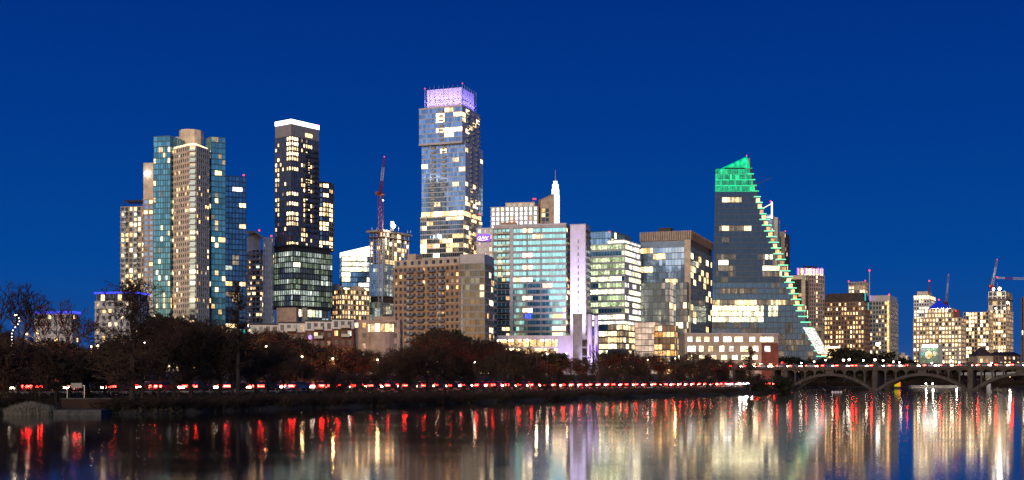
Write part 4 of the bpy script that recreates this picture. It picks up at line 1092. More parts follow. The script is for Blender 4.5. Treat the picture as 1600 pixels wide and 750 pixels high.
# 27 brown hip-roof building
D = 900
f = foot(1288, 1350, 1359, D, 12); zt = WZ(471, D)
B = Bld('brown_block', 'dark brown block with gold lit window grid and a steep dark hipped roof', 'office block', f[0], z=GZ)
B.vol(f, GZ, zt, Style(3.5, 2.0, 1.5, 1.0, .3, 'brown_stone', 'brown_stone', 'glass_dark', L(.62, [('lit_gold', 4), ('lit_warm', 4), ('lit_cream', 2)], 1, fvar=.35)))
cx, cy = sum(p[0] for p in f)/4, sum(p[1] for p in f)/4
mb = MB(); top = [lerp(p, (cx, cy), .10) for p in f]
zr = WZ(457, D); n = 4
e_ = [lerp(p, (cx, cy), -.01) for p in f]
mb.v = [(p[0], p[1], zt+.06) for p in e_] + [(p[0], p[1], zr) for p in top]
mb.f = [(k, (k+1) % 4, 4+(k+1) % 4, 4+k) for k in range(4)] + [(4, 5, 6, 7)]; mb.m = [0]*5
B.part('roof', mb, 'brown_dark')
mb = MB(); mb.box(WX(1350.5, D), WX(1352.5, D), D-1.0, D-.5, WZ(470, D), WZ(457, D)); B.part('screen_strip', mb, 'screen_teal')
mb = MB(); mb.box(WX(1356, D-2), WX(1357.6, D-2), D-2.0, D-1.6, WZ(484, D), WZ(473, D)); B.part('screen_strip', mb, 'screen_teal')
B.finish(26)
D = 1150
f = foot(1326, 1352, 1356, D, 12)
B = Bld('back_tower', 'pale top of a tower with two red beacons showing above the dark hipped roof', 'tower', f[0], z=GZ)
B.vol(f, GZ, WZ(440, D), Style(3.6, 2.4, 1.4, .7, .3, 'sand', 'sand', 'glass_punch', L(.75, [('lit_green', 1), ('lit_cream', 2), ('lit_dim', 2)], 2)))
B.beacon(f[3][0], f[3][1], WZ(438.5, D), .9); B.beacon(f[0][0], f[0][1], WZ(438.5, D), .9); B.finish(80)
D = 1000
B = Bld('radio_mast', 'slender steel mast with a red tip light rising behind the dark hipped roof', 'mast', PT(1358.5, D), z=GZ)
mb = MB(); mb.tube((WX(1358.5, D), D, GZ), (WX(1358.5, D), D, WZ(424, D)), .8, .35, 6, cap=True); B.part('pole', mb, 'grey_light'); B.beacon(WX(1358.5, D), D, WZ(422.5, D), 1.2)
B.finish()
# 28 tower with lit corner line
D = 1000
f = foot(1359, 1391, 1403, D, 14)
B = Bld('dark_block', 'dark tower with scattered gold windows, a grey cap and two red corner beacons', 'tower', f[0], z=GZ)
B.vol(f, GZ, WZ(470, D), Style(3.6, 2.3, 1.5, 1.1, .3, 'brown_stone', 'grey_panel', 'glass_dark', L(.38, [('lit_gold', 3), ('lit_warm', 3), ('lit_cream', 1)], 1)))
B.slab('cap_wall', inset(f, 1), WZ(470, D)+.06, WZ(461, D), 'grey_light')
for x_ in (1389, 1402): B.beacon(WX(x_, D+2), D+2 if x_ < 1395 else D+20, WZ(460, D), 1.0)
a = f[0]; mb = MB(); mb.box(a[0]-2.6, a[0]-1.2, a[1]-.6, a[1]-.2, GZ+20, WZ(470, D)); B.part('stair_window', mb, 'lit_gold')
mb = MB(); mb.box(WX(1361, D), WX(1363.5, D), D-1+6, D-.5+6, WZ(470, D), WZ(461, D)); B.part('screen_strip', mb, 'lit_purple')
mb = MB(); mb.box(WX(1360.5, D), WX(1362, D), D-1+6, D-.5+6, WZ(493, D), WZ(485, D)); B.part('screen_strip', mb, 'screen_teal')
B.finish(26)
# 30 long low building before the sail tower
D = 540
f = front(1070, 1216, D, 12, 4)
B = Bld('library', 'long low building with square bright windows and a red-lit end before the sail tower', 'building', PT(1140, D), z=GZ)
z1 = WZ(522, D)
a, c = f[0], f[1]; P = lambda t: lerp(a, c, t)
mb = MB(); mb.prism([a, P(.82), lerp(f[3], f[2], .82), f[3]], GZ, z1); mb.m[-1] = 1; B.part('wall', mb, ['sand', 'roof'])
mb = MB(); mb.prism([P(.822), c, f[2], lerp(f[3], f[2], .822)], GZ, z1-3.9); B.part('brick_wall', mb, 'brick_red')  # end wall coloured red in place of the red light falling on it
mb = MB(); mb.prism([P(.82), c, f[2], lerp(f[3], f[2], .82)], z1-3.85, z1); B.part('upper_wall', mb, 'concrete')
ln = sqrt((a[0]-c[0])**2+(a[1]-c[1])**2); u = ((c[0]-a[0])/ln, (c[1]-a[1])/ln)
rr = random.Random(8)
for lv, zz in enumerate((z1-2.3, z1-6.5, z1-10.3, z1-13.6)):
    t = 1.2
    while t < ln-2:
        w = rr.choice((1.9, 2.2, 2.6, 3.6)) if lv < 3 else 1.4
        if lv == 0 and t > ln*.80: w = 6.0
        if rr.random() < (.86, .8, .65, .5)[lv]:
            nn = (u[1], -u[0]); m_ = rr.choice(('lit_bright', 'lit_cream', 'lit_bright', 'lit_white'))
            ct = t+w/2
            if ct+w/2 < ln-.4:
                h_ = (2.2, 2.5, 2.0, 1.1)[lv]
                B.cells.append((a[0]+u[0]*ct+nn[0]*.07, a[1]+u[1]*ct+nn[1]*.07, zz, w, h_, atan2(u[1], u[0]), m_, True))
                fm = B.fr.setdefault('grey_panel', MB())
                for q0, q1, b0, b1 in ((ct-w/2-.15, ct+w/2+.15, zz+h_/2, zz+h_/2+.15), (ct-w/2-.15, ct+w/2+.15, zz-h_/2-.15, zz-h_/2), (ct-w/2-.14, ct-w/2, zz-h_/2, zz+h_/2), (ct+w/2, ct+w/2+.14, zz-h_/2, zz+h_/2), (ct-.05, ct+.05, zz-h_/2, zz+h_/2)):
                    fm.obox(a, u, q0, q1, -.05, .16, b0, b1)
        t += w+rr.choice((1.6, 2.2, 3.0))
B.slab('cornice_trim', [lerp(p, (sum(q[0] for q in f)/4, sum(q[1] for q in f)/4), -.012) for p in f], z1+.03, z1+.5, 'grey_light')
x0, x1 = WX(1113, D+6), WX(1144, D+6); mb = MB()          # low hipped roof light
mb.v = [(x0, D+6, z1+.5), (x1, D+6, z1+.5), (x1, D+16, z1+.5), (x0, D+16, z1+.5), (x0+5, D+9, z1+2.4), (x1-3, D+9, z1+2.4), (x1-3, D+13, z1+2.4), (x0+5, D+13, z1+2.4)]
mb.f = [(0, 1, 5, 4), (1, 2, 6, 5), (2, 3, 7, 6), (3, 0, 4, 7), (4, 5, 6, 7)]; mb.m = [0]*5; B.part('roof', mb, 'concrete')
point('entrance_light', (WX(1222, D-6), D-6, 10), 2500, (1, .12, .08), .5)
mb = MB(); mb.ball((WX(1222, D-6), D-6, 11.2), .5); B.part('entrance_lamp', mb, 'lamp_red')
B.finish(0)
# right-hand group across the bridge
D = 1300
f = foot(1428, 1452, 1461, D, 14)
B = Bld('hotel_tower', 'white tower with a warm glowing crown and red mast behind the blue-domed building', 'tower', f[0], z=GZ)
B.vol(f, GZ, WZ(468, D), Style(3.6, 2.6, 1.6, 1.0, .3, 'white_wall', 'white_wall', 'glass_punch', L(.6, [('lit_cream', 3), ('lit_bright', 2), ('lit_white', 1)], 2)))
B.vol([lerp(p, (sum(q[0] for q in f)/4, sum(q[1] for q in f)/4), -.03) for p in f], WZ(468, D)+.1, WZ(461, D), Style(5, 2.6, 1, .8, .2, 'cream', 'cream', 'lit_bright', lambda *a_: 'lit_bright'), part='crown_wall')
B.slab('penthouse', inset(f, 6), WZ(461, D), WZ(454.5, D), 'cream')
B.mast(WX(1452, D+8), D+8, WZ(456, D), WZ(439, D), .9, 'crane_red'); B.beacon(WX(1452, D+8), D+8, WZ(438, D), 1.3)
B.finish(70)
D = 1150
f = foot(1427, 1502, 1508, D, 8); zt = WZ(486, D)
B = Bld('domed_building', 'broad sand-coloured building full of lit windows under a glowing blue dome', 'building', f[0], z=GZ)
st = Style(4.0, 3.0, 1.7, 1.3, .3, 'sand', 'sand', 'glass_punch', L(.72, [('lit_cream', 4), ('lit_bright', 2), ('lit_warm', 3)], 1, fvar=.4))
def ld(s_, fi, c, r, nc, nr):
    if .44 < (c+.5)/nc < .56 and r > 4 and fi % 2 == 1: return 'lit_bright' if r % 2 else 'lit_gold'
    return st.lit(s_, fi, c, r, nc, nr)
B.vol(f, GZ, zt-6, st.but(lit=ld))
B.vol([lerp(f[3], f[0], .24), lerp(f[3], f[0], .80), lerp(f[2], f[1], .80), lerp(f[2], f[1], .24)], zt-5.9, zt+3, st, part='upper_wall')
x, y = WX(1467, D+14), D+14; z0 = zt+3
mb = MB(); mb.lathe((x, y, z0), [(9.2, 0), (8.0, 1.6), (6.0, 3.6), (3.4, 5.4), (1.0, 6.4), (.5, 8)], 20); B.part('dome', mb, 'dome_blue')
mb = MB(); mb.lathe((x, y, z0-.1), [(10, -.6), (10, .05)], 20); B.part('dome_rim', mb, 'lilac_wall')
for k in range(3): spot('dome_lamp', (x-8+k*8, y-13, z0+1), (x-3+k*3, y, z0+4), 9000, (.5, .55, 1), 80, .4)
B.beacon(x, y, z0+8.6, 1.1); B.mast(WX(1484, D), D, zt, WZ(477, D), .4); B.slab('roof_plant', foot(1485, 1499, 1500, D+8, 8), zt-5.9, WZ(483.5, D), 'brick_red')
B.beacon(WX(1497, D), D+6, WZ(485, D), .9)
B.finish(26)
# mural building
D = 880
f = front(1437, 1473, D, 3, 0); zt = WZ(538, D)
B = Bld('mural_hall', 'low hall with a green wall painted with a dark ring, under a white light strip', 'building', f[0], z=GZ)
B.slab('wall', f, GZ, zt, 'grey_panel')
a, c = f[0], f[1]
plain('mural_green', (.16, .24, .17), .8, scale=.5, var=.5); plain('mural_teal', (.10, .32, .34), .8, var=.4); plain('mural_yellow', (.55, .42, .08), .8, scale=.7, var=.4); plain('mural_cream', (.62, .58, .44), .8, scale=.7, var=.3); plain('mural_violet', (.20, .17, .28), .8, var=.4)
y_ = D-.35; x0, x1 = WX(1438, D), WX(1467, D)
mb = MB(); mb.box(x0, x1, y_, y_+.2, GZ, zt-1.2); B.part('mural_panel', mb, 'mural_green')
def disc(cx_, cz_, r, y, m, name, r2=0):
    mb = MB(); n = 24; pts = [(cx_+r*cos(2*pi*k/n), cz_+r*sin(2*pi*k/n)) for k in range(n)]
    mb.v = [(p[0], y, p[1]) for p in pts]+[(p[0], y+.04, p[1]) for p in pts]; mb.f = [tuple(range(n))]+[(k, n+k, n+(k+1) % n, (k+1) % n) for k in range(n)]; mb.m = [0]*(n+1); B.part(name, mb, m)
cz_ = WZ(554.5, D); cx_ = WX(1450.5, D)
disc(cx_, cz_, 3.4, y_-.06, 'charcoal', 'mural_ring'); disc(cx_, cz_, 2.95, y_-.12, 'mural_cream', 'mural_disc'); disc(cx_+.9, cz_-.6, 1.5, y_-.18, 'mural_yellow', 'mural_spot')
disc(cx_-4.6, cz_+.5, 1.3, y_-.06, 'mural_teal', 'mural_spot'); disc(cx_+4.6, cz_+.9, 1.6, y_-.06, 'mural_cream', 'mural_spot'); disc(cx_-4, cz_+3.2, 1.3, y_-.06, 'mural_violet', 'mural_spot')
mb = MB(); mb.box(WX(1441, D), WX(1464, D), D-1.4, D-.9, WZ(543, D), WZ(539, D)); B.part('light_strip', mb, 'lamp_white')
for k in range(3): spot('mural_lamp', (WX(1443+k*8, D-5), D-5, zt+1), (WX(1443+k*8, D), D, cz_), 1000, (1, .97, .85), 100, .4)
fr_ = front(1469.5, 1500, D+10, 10, 3); B.slab('frame_post', front(1496, 1499.5, D+9, 2, 3), GZ, WZ(543, D), 'grey_light'); B.slab('frame_beam', front(1469.5, 1496, D+9, 2, 3), WZ(545, D), WZ(543, D), 'grey_light')
B.finish()
# right pair: lit block and unfinished top
D = 1180
f = foot(1505, 1545, 1552, D, 10)
B = Bld('lit_block', 'grey block with dim floors and bright upper windows between the domed and the unfinished building', 'building', f[0], z=GZ)
B.vol(f, GZ, WZ(487, D), Style(3.8, 2.6, 1.1, .8, .3, 'concrete', 'sand', 'glass_punch', lambda s_, fi, c, r, nc, nr: (lambda q: 'lit_bright' if q < .2 else 'lit_cream' if q < .4 else 'lit_warm' if q < .52 else None)(h01(s_, fi, c, r)/(1.25 if c/nc > .45 or r > nr-4 else .55))))
B.finish(26)
D = 1200
f = foot(1543, 1572, 1582.5, D, 14); zt = WZ(455, D); zm = WZ(484, D)
B = Bld('unfinished_tower', 'floodlit tower with bare concrete top floors under a luffing crane at far right', 'building site', f[0], z=GZ)
B.vol(f, GZ, zm, Style(3.8, 2.5, 1.2, .9, .3, 'concrete', 'sand', 'glass_punch', L(.55, [('lit_cream', 3), ('lit_bright', 2), ('lit_warm', 3), ('lit_gold', 1)], 1)))
B.vol(inset(f, 1.5), zm, zt, Style(4.2, 4.5, .8, .8, .3, 'core_dark', 'concrete', 'core_dark', L(.25, [('lit_dim', 3), ('lit_warm', 1)], 1)), part='bare_storey')
mb = MB(); mb.prism([lerp(p, (sum(q[0] for q in f)/4, sum(q[1] for q in f)/4), -.03) for p in f], WZ(468, D), WZ(466, D), 0, True, True); B.part('scaffold_deck', mb, 'brown_dark')
for px, py, r in ((1552.5, 452, 1.2), (1562, 451.5, 1.5), (1581.5, 472, 1.2), (1556, 482, .9), (1570, 482, .9)):
    mb = MB(); mb.ball((WX(px, D-3), D-3 if px < 1575 else D+8, WZ(py, D)), r); B.part('floodlight', mb, 'bulb_white')
point('site_floodlight', (WX(1562, D-6), D-6, WZ(452, D)), 20000, (1, .9, .75), 1)
B.mast(WX(1562.5, D), D+6, zt, WZ(441, D), .4); B.finish(26)
crane('slim dark tower crane with a raised boom rising behind the blue-domed building', 1478.5, 1350, 500, 474, (1482, 430), 'crane_red', 'grey_panel', 2.4)
crane('red tower crane standing on the unfinished tower at far right with a steep boom', 1550, 1210, 470, 449, (1558, 406), 'crane_red', 'grey_panel', 2.6)
# crane boom reaching in from the right
D = 1000
B = Bld('tower_crane', 'tower crane reaching a long horizontal jib in from the right edge', 'crane', PT(1640, D), z=GZ)
def lat(p, q, w, n, name, m):
    p, q = Vector(p), Vector(q); d = q-p; mb = MB(); s = Vector((0, 1, 0)) ; t = d.normalized().cross(s)
    for a_, b_ in ((-.5, -.5), (.5, -.5), (0, .5)): mb.tube(p+s*a_*w+t*b_*w, q+s*a_*w+t*b_*w, .16, .16, 4)
    for k in range(n): mb.tube(p+d*(k/n)-s*.5*w-t*.5*w, p+d*((k+.5)/n)+t*.5*w, .1, .1, 3); mb.tube(p+d*((k+.5)/n)+t*.5*w, p+d*((k+1)/n)-s*.5*w-t*.5*w, .1, .1, 3)
    B.part(name, mb, m)
zj = WZ(435, D); lat((WX(1557, D), D, WZ(434, D)), (WX(1570, D), D, WZ(434.6, D)), 1.3, 8, 'jib_lattice', 'crane_white'); lat((WX(1570, D), D, WZ(434.6, D)), (WX(1582, D), D, WZ(435.2, D)), 1.3, 8, 'jib_lattice', 'crane_red'); lat((WX(1582, D), D, WZ(435.2, D)), (WX(1665, D), D, WZ(436, D)), 1.5, 24, 'jib_lattice', 'crane_white')
lat((WX(1640, D), D, GZ), (WX(1640, D), D, zj), 2.2, 30, 'mast_lattice', 'crane_white'); B.beacon(WX(1558, D), D, WZ(433, D), .8); B.finish()
# right edge dark tower
D = 700
f = foot(1596.5, 1600, 1690, D, 80)
B = Bld('edge_tower', 'dark tower cut off by the right edge of view', 'tower', f[0], z=GZ)
B.vol(f, GZ, WZ(464, D), Style(3.6, 2.4, 1.2, .8, .3, 'brown_stone', 'brown_stone', 'glass_dark', L(.2, HOME, 1))); B.finish(40)
# low houses behind the bridge
D = 760
B = Bld('hip_roof_house', 'small pale house with a dark hipped roof above the bridge deck', 'house', PT(1540, D), z=GZ)
f = front(1527.5, 1552, D, 12, 3); zt = WZ(556, D)
B.slab('wall', f, GZ, zt, 'sand')
cx, cy = sum(p[0] for p in f)/4, sum(p[1] for p in f)/4; e_ = [lerp(p, (cx, cy), -.08) for p in f]; zr = WZ(543, D)
mb = MB(); mb.v = [(p[0], p[1], zt) for p in e_]+[(cx-1.2, cy, zr), (cx+1.2, cy, zr)]; mb.f = [(0, 1, 5, 4), (1, 2, 5), (2, 3, 4, 5), (3, 0, 4)]; mb.m = [0]*4; B.part('roof', mb, 'brown_dark')
for k in range(2): mb = MB(); mb.box(WX(1532+k*9, D), WX(1534.5+k*9, D), D-.3, D-.1, WZ(566, D), WZ(561, D)); B.part('window', mb, 'lit_warm')
B.finish()
B = Bld('long_house', 'long low dark-roofed house with small gold windows beside the hip-roofed one', 'house', PT(1570, D), z=GZ)
f = front(1554, 1594, D+8, 12, 3); B.vol(f, GZ, WZ(555, D), Style(3.4, 3, 1.6, 1.6, .2, 'brown_stone', 'brown_stone', 'glass_dark', L(.4, HOME, 1), roof='brown_dark')); 
mb = MB(); cy = f[0][1]+6; mb.v = [(f[0][0]-.6, f[0][1]-.6, WZ(555, D)), (f[1][0]+.6, f[1][1]-.6, WZ(555, D)), (f[2][0]+.6, f[2][1], WZ(555, D)), (f[3][0]-.6, f[3][1], WZ(555, D)), (f[0][0]+2, cy, WZ(549, D)), (f[1][0]-2, cy, WZ(549, D))]
mb.f = [(0, 1, 5, 4), (1, 2, 5), (2, 3, 4, 5), (3, 0, 4)]; mb.m = [0]*4; B.part('roof', mb, 'brown_dark'); B.finish()
B = Bld('low_rise', 'tiny pale low-rise in the sky gap left of the domed building', 'building', PT(1414, 1100), z=GZ)
f = front(1405, 1419, 1100, 14, 3); B.vol(f, GZ, WZ(555, 1100), Style(3.6, 3, 1.6, 1.4, .2, 'cream', 'cream', 'glass_punch', L(.5, HOME, 1))); B.slab('roof_plant', front(1408, 1414, 1102, 8, 3), WZ(555, 1100), WZ(551, 1100), 'grey_light'); B.finish()
# ------------------------------------------------------------------ arch bridge over the river
BA, BE = Vector((WX(1205, 452), 452)), Vector((WX(1640, 412), 412))
bu = (BE-BA).normalized(); bn = Vector((bu.y, -bu.x))
def s_of(px):
    k = (px-800)/F
    return (k*BA.y - BA.x) / (bu.x - k*bu.y)
def BP(s, n=0.0): return (BA.x+bu.x*s+bn.x*n, BA.y+bu.y*s+bn.y*n)
ZD, ZB, ZR = 8.15, 7.35, 9.25          # road level, deck underside, rail top
BW = 17.0
br = Bld('arch_bridge', 'long grey concrete arch bridge with open spandrels carrying traffic over the river', 'bridge', BP(s_of(1367)), z=0.0)
S0, S1 = s_of(1076), s_of(1760)
uu = (bu.x, bu.y)
def bbox(name, s0, s1, n0, n1, z0, z1, m='bridge_stone'):
    mb = MB(); mb.obox((BA.x, BA.y), uu, s0, s1, n0, n1, z0, z1); return br.part(name, mb, m)
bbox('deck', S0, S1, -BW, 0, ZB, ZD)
bbox('deck_road', S0, S1, -BW+1.6, -1.6, ZD, ZD+.02, 'asphalt')
for nn in (-.02, -BW+1.22): bbox('pavement', S0, S1, nn-1.2, nn, ZD, ZD+.15, 'concrete')
for nn in (.35, -BW-.05): bbox('cornice', S0, S1, nn-.3, nn, ZD-.42, ZD+.06)
piers = [s_of(p) for p in (1233, 1367, 1516, 1683)]
sp_ = piers[2]-piers[1]; piers[0] = piers[1]-sp_; piers[3] = piers[2]+sp_; piers.append(piers[3]+sp_)
bay_ = sp_/9.0
# railing with posts
for nn in (.05, -BW-.05):
    bbox('hand_rail', S0, S1, nn-.12, nn+.12, ZR-.2, ZR)
    bbox('foot_rail', S0, S1, nn-.13, nn+.13, ZD+.06, ZD+.34)
k0 = int((S0-piers[1])/bay_)-1
for k in range(k0, 40):
    s = piers[1]+k*bay_
    if s < S0+.3 or s > S1-.3: continue
    bbox('rail_post', s-.22, s+.22, -.2, .26, ZD-.4, ZR+.06)
rl = MB()
for k in range(int((S1-S0)/.8)): rl.obox((BA.x, BA.y), uu, S0+k*.8, S0+k*.8+.09, .01, .09, ZD+.3, ZR-.2)
br.part('rail_lattice', rl, 'bridge_stone')
def arch_z(t): return .55 + (6.1-.55)*(1-(2*t-1)**2)**.9
for j in range(len(piers)-1):
    a, b = piers[j], piers[j+1]
    for side, (n0, n1) in enumerate(((-1.6, 0.0), (-BW, -BW+1.6))):
        mb = MB(); K = 28
        for k in range(K):
            t0, t1 = k/K, (k+1)/K
            x0, x1 = a+.9+(b-a-1.8)*t0, a+.9+(b-a-1.8)*t1
            za, zb_ = arch_z(t0), arch_z(t1); th0 = .95+.5*abs(2*t0-1)**2; th1 = .95+.5*abs(2*t1-1)**2
            A = lambda s, n, z: (*BP(s, n), z)
            mb.quad(A(x0, n1, za-th0), A(x1, n1, zb_-th1), A(x1, n1, zb_), A(x0, n1, za)); mb.quad(A(x1, n0, zb_-th1), A(x0, n0, za-th0), A(x0, n0, za), A(x1, n0, zb_))
            mb.quad(A(x0, n1, za), A(x1, n1, zb_), A(x1, n0, zb_), A(x0, n0, za)); mb.quad(A(x0, n0, za-th0), A(x1, n0, zb_-th1), A(x1, n1, zb_-th1), A(x0, n1, za-th0))
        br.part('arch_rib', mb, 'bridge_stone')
        # fascia with a small arch in every bay
        mb = MB(); y1 = n1-.35 if side == 0 else n1-.2
        for c in range(9):
            c0, c1 = a+c*bay_, a+(c+1)*bay_
            if c == 4: mb.obox((BA.x, BA.y), uu, c0+.3, c1-.3, y1-.5, y1, 5.6, ZB-.004); continue
            M = 8
            for q in range(M):
                s0_, s1_ = c0+.28+(bay_-.56)*q/M, c0+.28+(bay_-.56)*(q+1)/M
                h = lambda s: ZB-1.15+.95*sqrt(max(0, 1-((s-(c0+c1)/2)/(bay_/2-.28))**2))
                A = lambda s, n, z: (*BP(s, n), z)
                mb.quad(A(s0_, y1, h(s0_)), A(s1_, y1, h(s1_)), A(s1_, y1, ZB), A(s0_, y1, ZB)); mb.quad(A(s0_, y1-.4, h(s0_)), A(s1_, y1-.4, h(s1_)), A(s1_, y1, h(s1_)), A(s0_, y1, h(s0_)))
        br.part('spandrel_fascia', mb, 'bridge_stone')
        for c in range(1, 9):
            s = a+c*bay_; t = (c/9.0)
            if c in (4, 5): continue
            bbox('spandrel_column', s-.28, s+.28, n1-1.1, n1-.3, arch_z(t)-.4, ZB-.01)
for j, s in enumerate(piers):
    lastp = bbox('pier', s-.9, s+.9, -BW-.4, .5, -1.5, ZB-.02)
    pr = br.root; br.root = lastp
    bbox('pier_pilaster', s-.62, s+.62, .5, .72, -1.5, ZR+.1)
    bbox('pier_cap', s-.95, s+.95, -.4, .8, ZR+.1, ZR+.75)
    bbox('pier_base', s-1.25, s+1.25, -BW-.8, .85, -1.5, .5)
    br.root = pr
# approach piers over the riverside road
for px in (1085, 1120, 1146, 1208, 1222):
    s = s_of(px); 
    if s < piers[0]-1: bbox('approach_column', s-.45, s+.45, -BW+.5, -.3, .5, ZB-.03)
for px in (1205,): bbox('abutment_wall', s_of(1200), piers[0]-.9, -BW+.2, -.25, .2, 4.2)
# farther low footbridge
fb_ = Bld('footbridge', 'pale low footbridge on a flared pier seen under the last visible arch', 'bridge', PT(1570, 540), z=0)
D = 540
mb = MB(); K = 10
pts = [(1505+k*22, D+(40-k*8 if k < 5 else 0), 581+(2.0 if k < 3 else 0)) for k in range(12)]
for (xa, da, ya), (xb, db, yb) in zip(pts, pts[1:]):
    A0, A1 = PT(xa, da), PT(xb, db); z0, z1 = 7.0, 7.0
    mb.v_ = 0
    mb.prism([A0, A1, (A1[0], A1[1]+6), (A0[0], A0[1]+6)], 5.9, 7.3, 0, True, True)
fb_.part('deck', mb, 'grey_light')
x, y = PT(1563, 532); y = 535
mb = MB(); mb.lathe((x, 545, -1), [(1.0, 0), (.9, 4.0), (1.6, 5.2), (4.2, 6.8)], 10); fb_.part('flared_pier', mb, 'grey_light')
point('footbridge_light', (WX(1578, 530), 530, 4.6), 1500, (1, .85, .62), .4)
mb = MB(); mb.ball((WX(1578, 530), 530, 5.2), .3); fb_.part('lamp', mb, 'bulb_warm')
fb_.finish()
# glowing panel under the bridge
x0, x1 = WX(1398, 500), WX(1407, 500)
P_ = Bld('light_box', 'glowing yellow and orange panel standing over the water under the bridge', 'lit panel', ((x0+x1)/2, 500), z=.2)
xm = x0+(x1-x0)*.5; zp0, zp1 = WZ(604, 500), WZ(592, 500)
mb = MB(); mb.box(x0, xm-.02, 500, 500.4, zp0, zp1-.4); P_.part('yellow_pane', mb, 'panel_yellow')
mb = MB(); mb.box(xm+.02, x1, 500, 500.4, zp0, zp1); P_.part('orange_pane', mb, 'panel_orange')
mb = MB(); mb.box(x0-.1, x1+.1, 500.42, 500.9, -1, zp1+.15); P_.part('backing', mb, 'charcoal')
P_.finish()
br.finish()
# ------------------------------------------------------------------ trees
LAND = [(-400, 'the low blue-edged block'), (140, 'the beige condo wing'), (240, 'the teal condo tower'), (352, 'the balconied tower'), (426, 'the white-crowned tower'), (525, 'the red crane'),
        (612, 'the brown brick condo'), (719, 'the grey glass block'), (775, 'the teal banded condo'), (892, 'the green-lit office'), (1001, 'the finned glass office'), (1112, 'the sail tower'),
        (1240, 'the violet-topped tower'), (1290, 'the hip-roofed block'), (1410, 'the blue dome'), (1505, 'the unfinished right-hand tower')]
ORD = ['first', 'second', 'third', 'fourth', 'fifth', 'sixth', 'seventh', 'eighth', 'ninth', 'tenth', 'eleventh', 'twelfth', 'thirteenth', 'fourteenth', 'fifteenth', 'sixteenth', 'seventeenth', 'eighteenth']
def landmark(px):
    nm = LAND[0][1]
    for x, n in LAND:
        if px >= x: nm = n
    return nm
def name_series(items, phrase):
    """items: (px, object); labels each one by its order from the left below its nearest landmark"""
    by = {}
    for px, o in sorted(items, key=lambda t: t[0]): by.setdefault(landmark(px), []).append(o)
    for lm, os_ in by.items():
        for i, o in enumerate(os_):
            o['label'] = ('only ' + phrase.strip() + ' below ' + lm) if len(os_) == 1 else ORD[min(i, 17)] + ' from left of ' + phrase.replace('tree', 'trees', 1).replace('shrub', 'shrubs', 1).replace('lamp', 'lamps', 1).replace('car ', 'cars ', 1).strip() + ' below ' + lm

def rnd_dir(rng):
    while True:
        v = Vector((rng.uniform(-1, 1), rng.uniform(-1, 1), rng.uniform(-1, 1)))
        if .1 < v.length < 1: return v.normalized()

def bare_tree(seed, H=12.0, fork=.2, spread=.62, up=.32, depth=6, leaf=None, twr=.0027, tw=2):
    rng = random.Random(seed); T, C = MB(), MB(); ends = []
    def twig(p, d, ln):
        q = p+d*ln; C.tube(p, q, twr*H, twr*H*.55, 3)
        for _ in range(3):
            e = (d+rnd_dir(rng)*.75+Vector((0, 0, .15))).normalized(); s = p+(q-p)*rng.uniform(.3, 1)
            C.tube(s, s+e*ln*rng.uniform(.35, .7), twr*H*.7, twr*H*.4, 3)
    def grow(p, d, ln, r, lv):
        bend = (d+rnd_dir(rng)*.22).normalized(); m = p+d*ln*.5; q = m+bend*ln*.5
        mb = T if lv < 3 else C; n = 6 if lv < 2 else 4 if lv < 4 else 3
        r2 = r*.68
        mb.tube(p, m, r, (r+r2)/2, n); mb.tube(m, q, (r+r2)/2, r2, n)
        if lv >= depth:
            ends.append(q)
            for _ in range(3): twig(q, (bend+rnd_dir(rng)*.8).normalized(), H*.05*rng.uniform(.7, 1.3))
            return
        if lv >= 3:
            for _ in range(tw): twig(p+(q-p)*rng.uniform(.2, .9), (bend+rnd_dir(rng)*1.0).normalized(), H*.05*rng.uniform(.7, 1.4))
        k = 3 if (lv < 2 or rng.random() < .45) else 2
        a0 = rng.uniform(0, 6.28)
        for i in range(k):
            side = bend.cross(rnd_dir(rng)).normalized() if lv else Vector((cos(a0+6.28*i/k), sin(a0+6.28*i/k), 0))
            e = (bend*(1-spread*.5)+side*spread*rng.uniform(.6, 1.25)+Vector((0, 0, up*rng.uniform(.2, 1)))).normalized()
            grow(q, e, ln*rng.uniform(.68, .9), max(r2*(.8 if i == 0 else .62), .0034*H), lv+1)
    base = Vector((0, 0, -.6)); T.tube(base, Vector((0, 0, .3)), .034*H, .024*H, 8)
    grow(Vector((0, 0, .3)), Vector((rng.uniform(-.06, .06), rng.uniform(-.06, .06), 1)).normalized(), H*fork, .024*H, 0)
    if leaf:
        for e in ends:
            for _ in range(leaf):
                c = e+rnd_dir(rng)*H*.055*rng.random()**.5*1.6; s = H*rng.uniform(.010, .022); a = rnd_dir(rng); b = a.cross(rnd_dir(rng)).normalized()
                C.quad(tuple(c-a*s-b*s*.6), tuple(c+a*s-b*s*.6), tuple(c+a*s+b*s*.6), tuple(c-a*s+b*s*.6), 1)
    zt = max(v[2] for v in C.v); k = H/zt
    for M in (T, C): M.v = [(x*k, y*k, z*k) for x, y, z in M.v]
    return T, C

